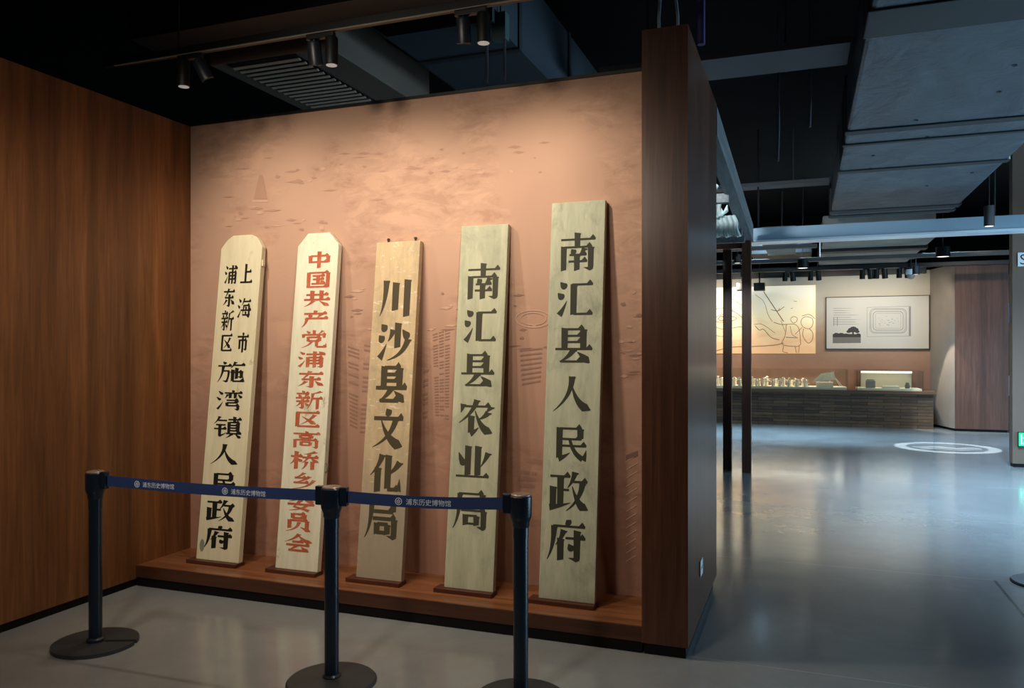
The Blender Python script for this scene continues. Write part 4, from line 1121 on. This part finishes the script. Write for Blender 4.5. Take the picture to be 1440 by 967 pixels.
MB().box(-2.3, 2.05, -0.24, 0.50, 0.0, 0.05).build('case_bed', M['case_glow'], c1)
glass_box(c1, -2.32, 2.07, -0.26, 0.52, 0.42)
c2 = empty('glass_case', (1.657, 18.15, 0.765)); tag(c2, 'short square glass case with a lit back panel under the framed plan', 'display case')
MB().box(-0.60, 0.60, -0.24, 0.50, 0.0, 0.04).build('case_bed', M['case_glow'], c2)
MB().box(-0.50, 0.48, 0.40, 0.44, 0.04, 0.36).build('back_panel', M['case_lining'], c2)
MB().box(-0.50, 0.48, 0.33, 0.40, 0.345, 0.385).build('light_strip', M['led'], c2)
glass_box(c2, -0.62, 0.62, -0.26, 0.52, 0.40)
for x in (-0.615, 0.615): MB().box(x - 0.006, x + 0.006, -0.268, -0.252, 0, 0.41).build('edge_trim', M['frame_dark'], c2)
lamp('case_light', 'AREA', (1.65, 18.40, 1.12), (1.65, 18.38, 0.8), 1.6, WHITE, shape='RECTANGLE', size=0.95, size_y=0.1)
lamp('case_light', 'AREA', (-1.0, 18.40, 1.15), (-1.0, 18.30, 0.8), 14, WHITE, shape='RECTANGLE', size=3.6, size_y=0.15)
# exhibits in the short case
it = MB().box(-0.09, 0.09, -0.06, 0.06, 0, 0.14, 0.006).prism([(-0.10, -0.065, 0.14), (0.10, -0.065, 0.14), (0.06, 0, 0.18), (-0.06, 0, 0.18)], (0, 0.03, 0)).build('grey_relic', M['line_grey'], None)
it.location = (1.32, 18.2, 0.805); tag(it, 'small grey box-shaped relic at the left in the short glass case', 'relic')
it = MB().box(-0.17, 0.17, -0.06, 0.06, 0, 0.015).prism([(-0.16, -0.05, 0.015), (0.16, -0.05, 0.015), (0.15, 0.05, 0.05), (-0.15, 0.05, 0.05)], (0, 0, 0.012)).build('open_document', M['paper'], None)
it.location = (1.70, 18.15, 0.805); tag(it, 'pale open document lying in the middle of the short glass case', 'document')
it = MB().lathe([(0, 0), (0.04, 0), (0.05, 0.05), (0.03, 0.10), (0.035, 0.12), (0, 0.12)], (0, 0, 0), 16).build('small_jar', M['photo_mid'], None, True)
it.location = (2.02, 18.2, 0.805); tag(it, 'small dark jar at the right in the short glass case', 'jar')

# clay crowd: small white figures carrying loads
def make_figurine():
    mb = MB()
    mb.lathe([(0, 0), (0.028, 0), (0.026, 0.05), (0.020, 0.10), (0.030, 0.135), (0.024, 0.15), (0.009, 0.156), (0.010, 0.164), (0.019, 0.172), (0.021, 0.185), (0.014, 0.20), (0, 0.204)], (0, 0, 0), 12)
    mb.tube([(-0.026, 0, 0.138), (-0.048, -0.015, 0.11), (-0.05, -0.045, 0.10)], [0.010, 0.009, 0.007], 6)
    mb.tube([(0.026, 0, 0.138), (0.050, -0.005, 0.15), (0.058, -0.02, 0.175)], [0.010, 0.009, 0.007], 6)
    mb.tube([(-0.09, -0.01, 0.148), (0.09, -0.01, 0.165)], 0.004, 6)
    mb.lathe([(0.002, 0), (0.034, -0.018), (0.0, -0.012)], (0, 0, 0.216), 10)
    return mb.build('clay_figurine', M['clay'], None, True)


FL = 'tiny white clay figure in the dense crowd in the long glass case'
f0 = make_figurine(); f0.location = (-2.05, 18.05, 0.815); tag(f0, FL, 'figurine', 'clay figures in the long glass case')
k = 0
for row, yy in enumerate((17.99, 18.14, 18.29, 18.44)):
    for q in range(15):
        x = -2.3 + q * 0.165 + 0.06 * (row % 2) + random.uniform(-0.03, 0.03)
        if x > 0.12 or (row == 0 and q == 1): continue
        f = f0.copy(); COL.objects.link(f)
        f.location = (x, yy + random.uniform(-0.03, 0.03), 0.815)
        f.rotation_euler = (0, 0, random.uniform(0, 6.28)); s_ = random.uniform(0.7, 1.0); f.scale = (s_ * 1.15, s_ * 1.15, s_ * random.uniform(0.7, 1.05))
f0.location = (-2.13, 17.99, 0.815)
# clay hut with slatted roof
ht = empty('clay_hut', (0.47, 18.15, 0.815)); tag(ht, 'white clay model of a thatched lean-to at the right end of the long glass case', 'model')
MB().box(-0.22, 0.12, -0.10, 0.12, 0, 0.10).build('body', M['clay'], ht)
mb = MB(); mb.prism([(-0.28, -0.16, 0.10), (0.16, -0.16, 0.16), (0.14, 0.02, 0.30), (-0.10, 0.02, 0.26)], (0, 0.01, 0.02))
mb.build('roof', M['clay'], ht)
for q in range(6):
    t_ = q / 5; a_ = Vector((-0.27 + 0.42 * t_, -0.165, 0.125 + 0.06 * t_)); b_ = Vector((-0.10 + 0.23 * t_, 0.015, 0.285 + 0.04 * t_))
    MB().tube([a_, b_], 0.008, 6).build('roof_rib', M['clay'], ht, True)
for q in ((0.14, 0.30, 0.33), (0.17, 0.26, 0.30), (0.20, 0.02, 0.26)):
    MB().tube([(0.10, 0, 0.28), (q[1], -0.05, 0.02)], 0.008, 6).build('strut', M['clay'], ht, True)

# ------------------------------------------------------------------ right edge
ws = empty('wall_sign', (2.83, 12.5, 2.835)); tag(ws, 'small white sign plate cut by the right edge, high on the grey column', 'sign')
MB().box(-0.09, 0.26, -0.012, 0.0, -0.095, 0.095, 0.003).build('plate', M['white'], ws)
mb = MB(); put_text(mb, 'S', 0.20, (-0.07, -0.0128, -0.07), (1, 0, 0), (0, 0, 1)); mb.build('lettering', M['photo_dark'], ws)
xs = empty('exit_sign', (2.83, 12.5, 0.385)); tag(xs, 'glowing green exit sign cut by the right edge, low on the grey column', 'sign')
MB().box(-0.09, 0.30, -0.03, 0.0, -0.10, 0.10, 0.004).build('case', M['black'], xs)
MB().box(-0.082, 0.292, -0.034, -0.029, -0.09, 0.09).build('face', M['exit_green'], xs)
mb = MB()
for pts in ([(-0.06, -0.07), (-0.045, -0.07), (-0.045, 0.07), (-0.06, 0.07)], [(-0.01, 0.05), (0.01, 0.05), (0.01, 0.07), (-0.01, 0.07)],
            [(-0.03, 0.03), (0.03, 0.04), (0.03, 0.025), (-0.03, 0.012)], [(-0.008, 0.03), (0.01, 0.03), (0.005, -0.015), (-0.012, -0.015)],
            [(-0.012, -0.01), (0.0, -0.015), (-0.025, -0.065), (-0.036, -0.06)], [(-0.002, -0.012), (0.008, -0.01), (0.034, -0.035), (0.022, -0.045)], [(0.024, -0.04), (0.034, -0.035), (0.03, -0.07), (0.02, -0.07)]):
    mb.poly([(x, -0.0346, z_) for x, z_ in pts])
mb.build('running_figure', M['exit_white'], xs)
# things glimpsed through the gap beside the column
q = at_y(1423, 440, 20.39); pb = MB().box(q.x - 0.25, q.x + 0.25, 20.36, 20.40, q.z - 0.22, q.z + 0.22, 0.005).build('wall_poster', M['poster_blue'])
tag(pb, 'blue poster glimpsed in the gap between the brown return wall and the grey column', 'poster')
q = at_y(1423, 540, 20.0); pb = empty('display_cabinet', (q.x, 20.1, 0)); tag(pb, 'white lit cabinet glimpsed low in the gap beside the grey column', 'cabinet')
MB().box(-0.35, 0.35, -0.2, 0.25, 0, q.z - 0.25, 0.01).build('plinth', M['wood_box'], pb)
MB().box(-0.32, 0.32, -0.15, 0.22, q.z - 0.25, q.z + 0.18, 0.01).build('glass_pane', M['white'], pb)
lamp('gap_spot', 'SPOT', (4.6, 19.3, 3.1), (4.3, 20.4, 1.6), 30, WHITE, spot_size=R(90), spot_blend=1.0, shadow_soft_size=0.05)
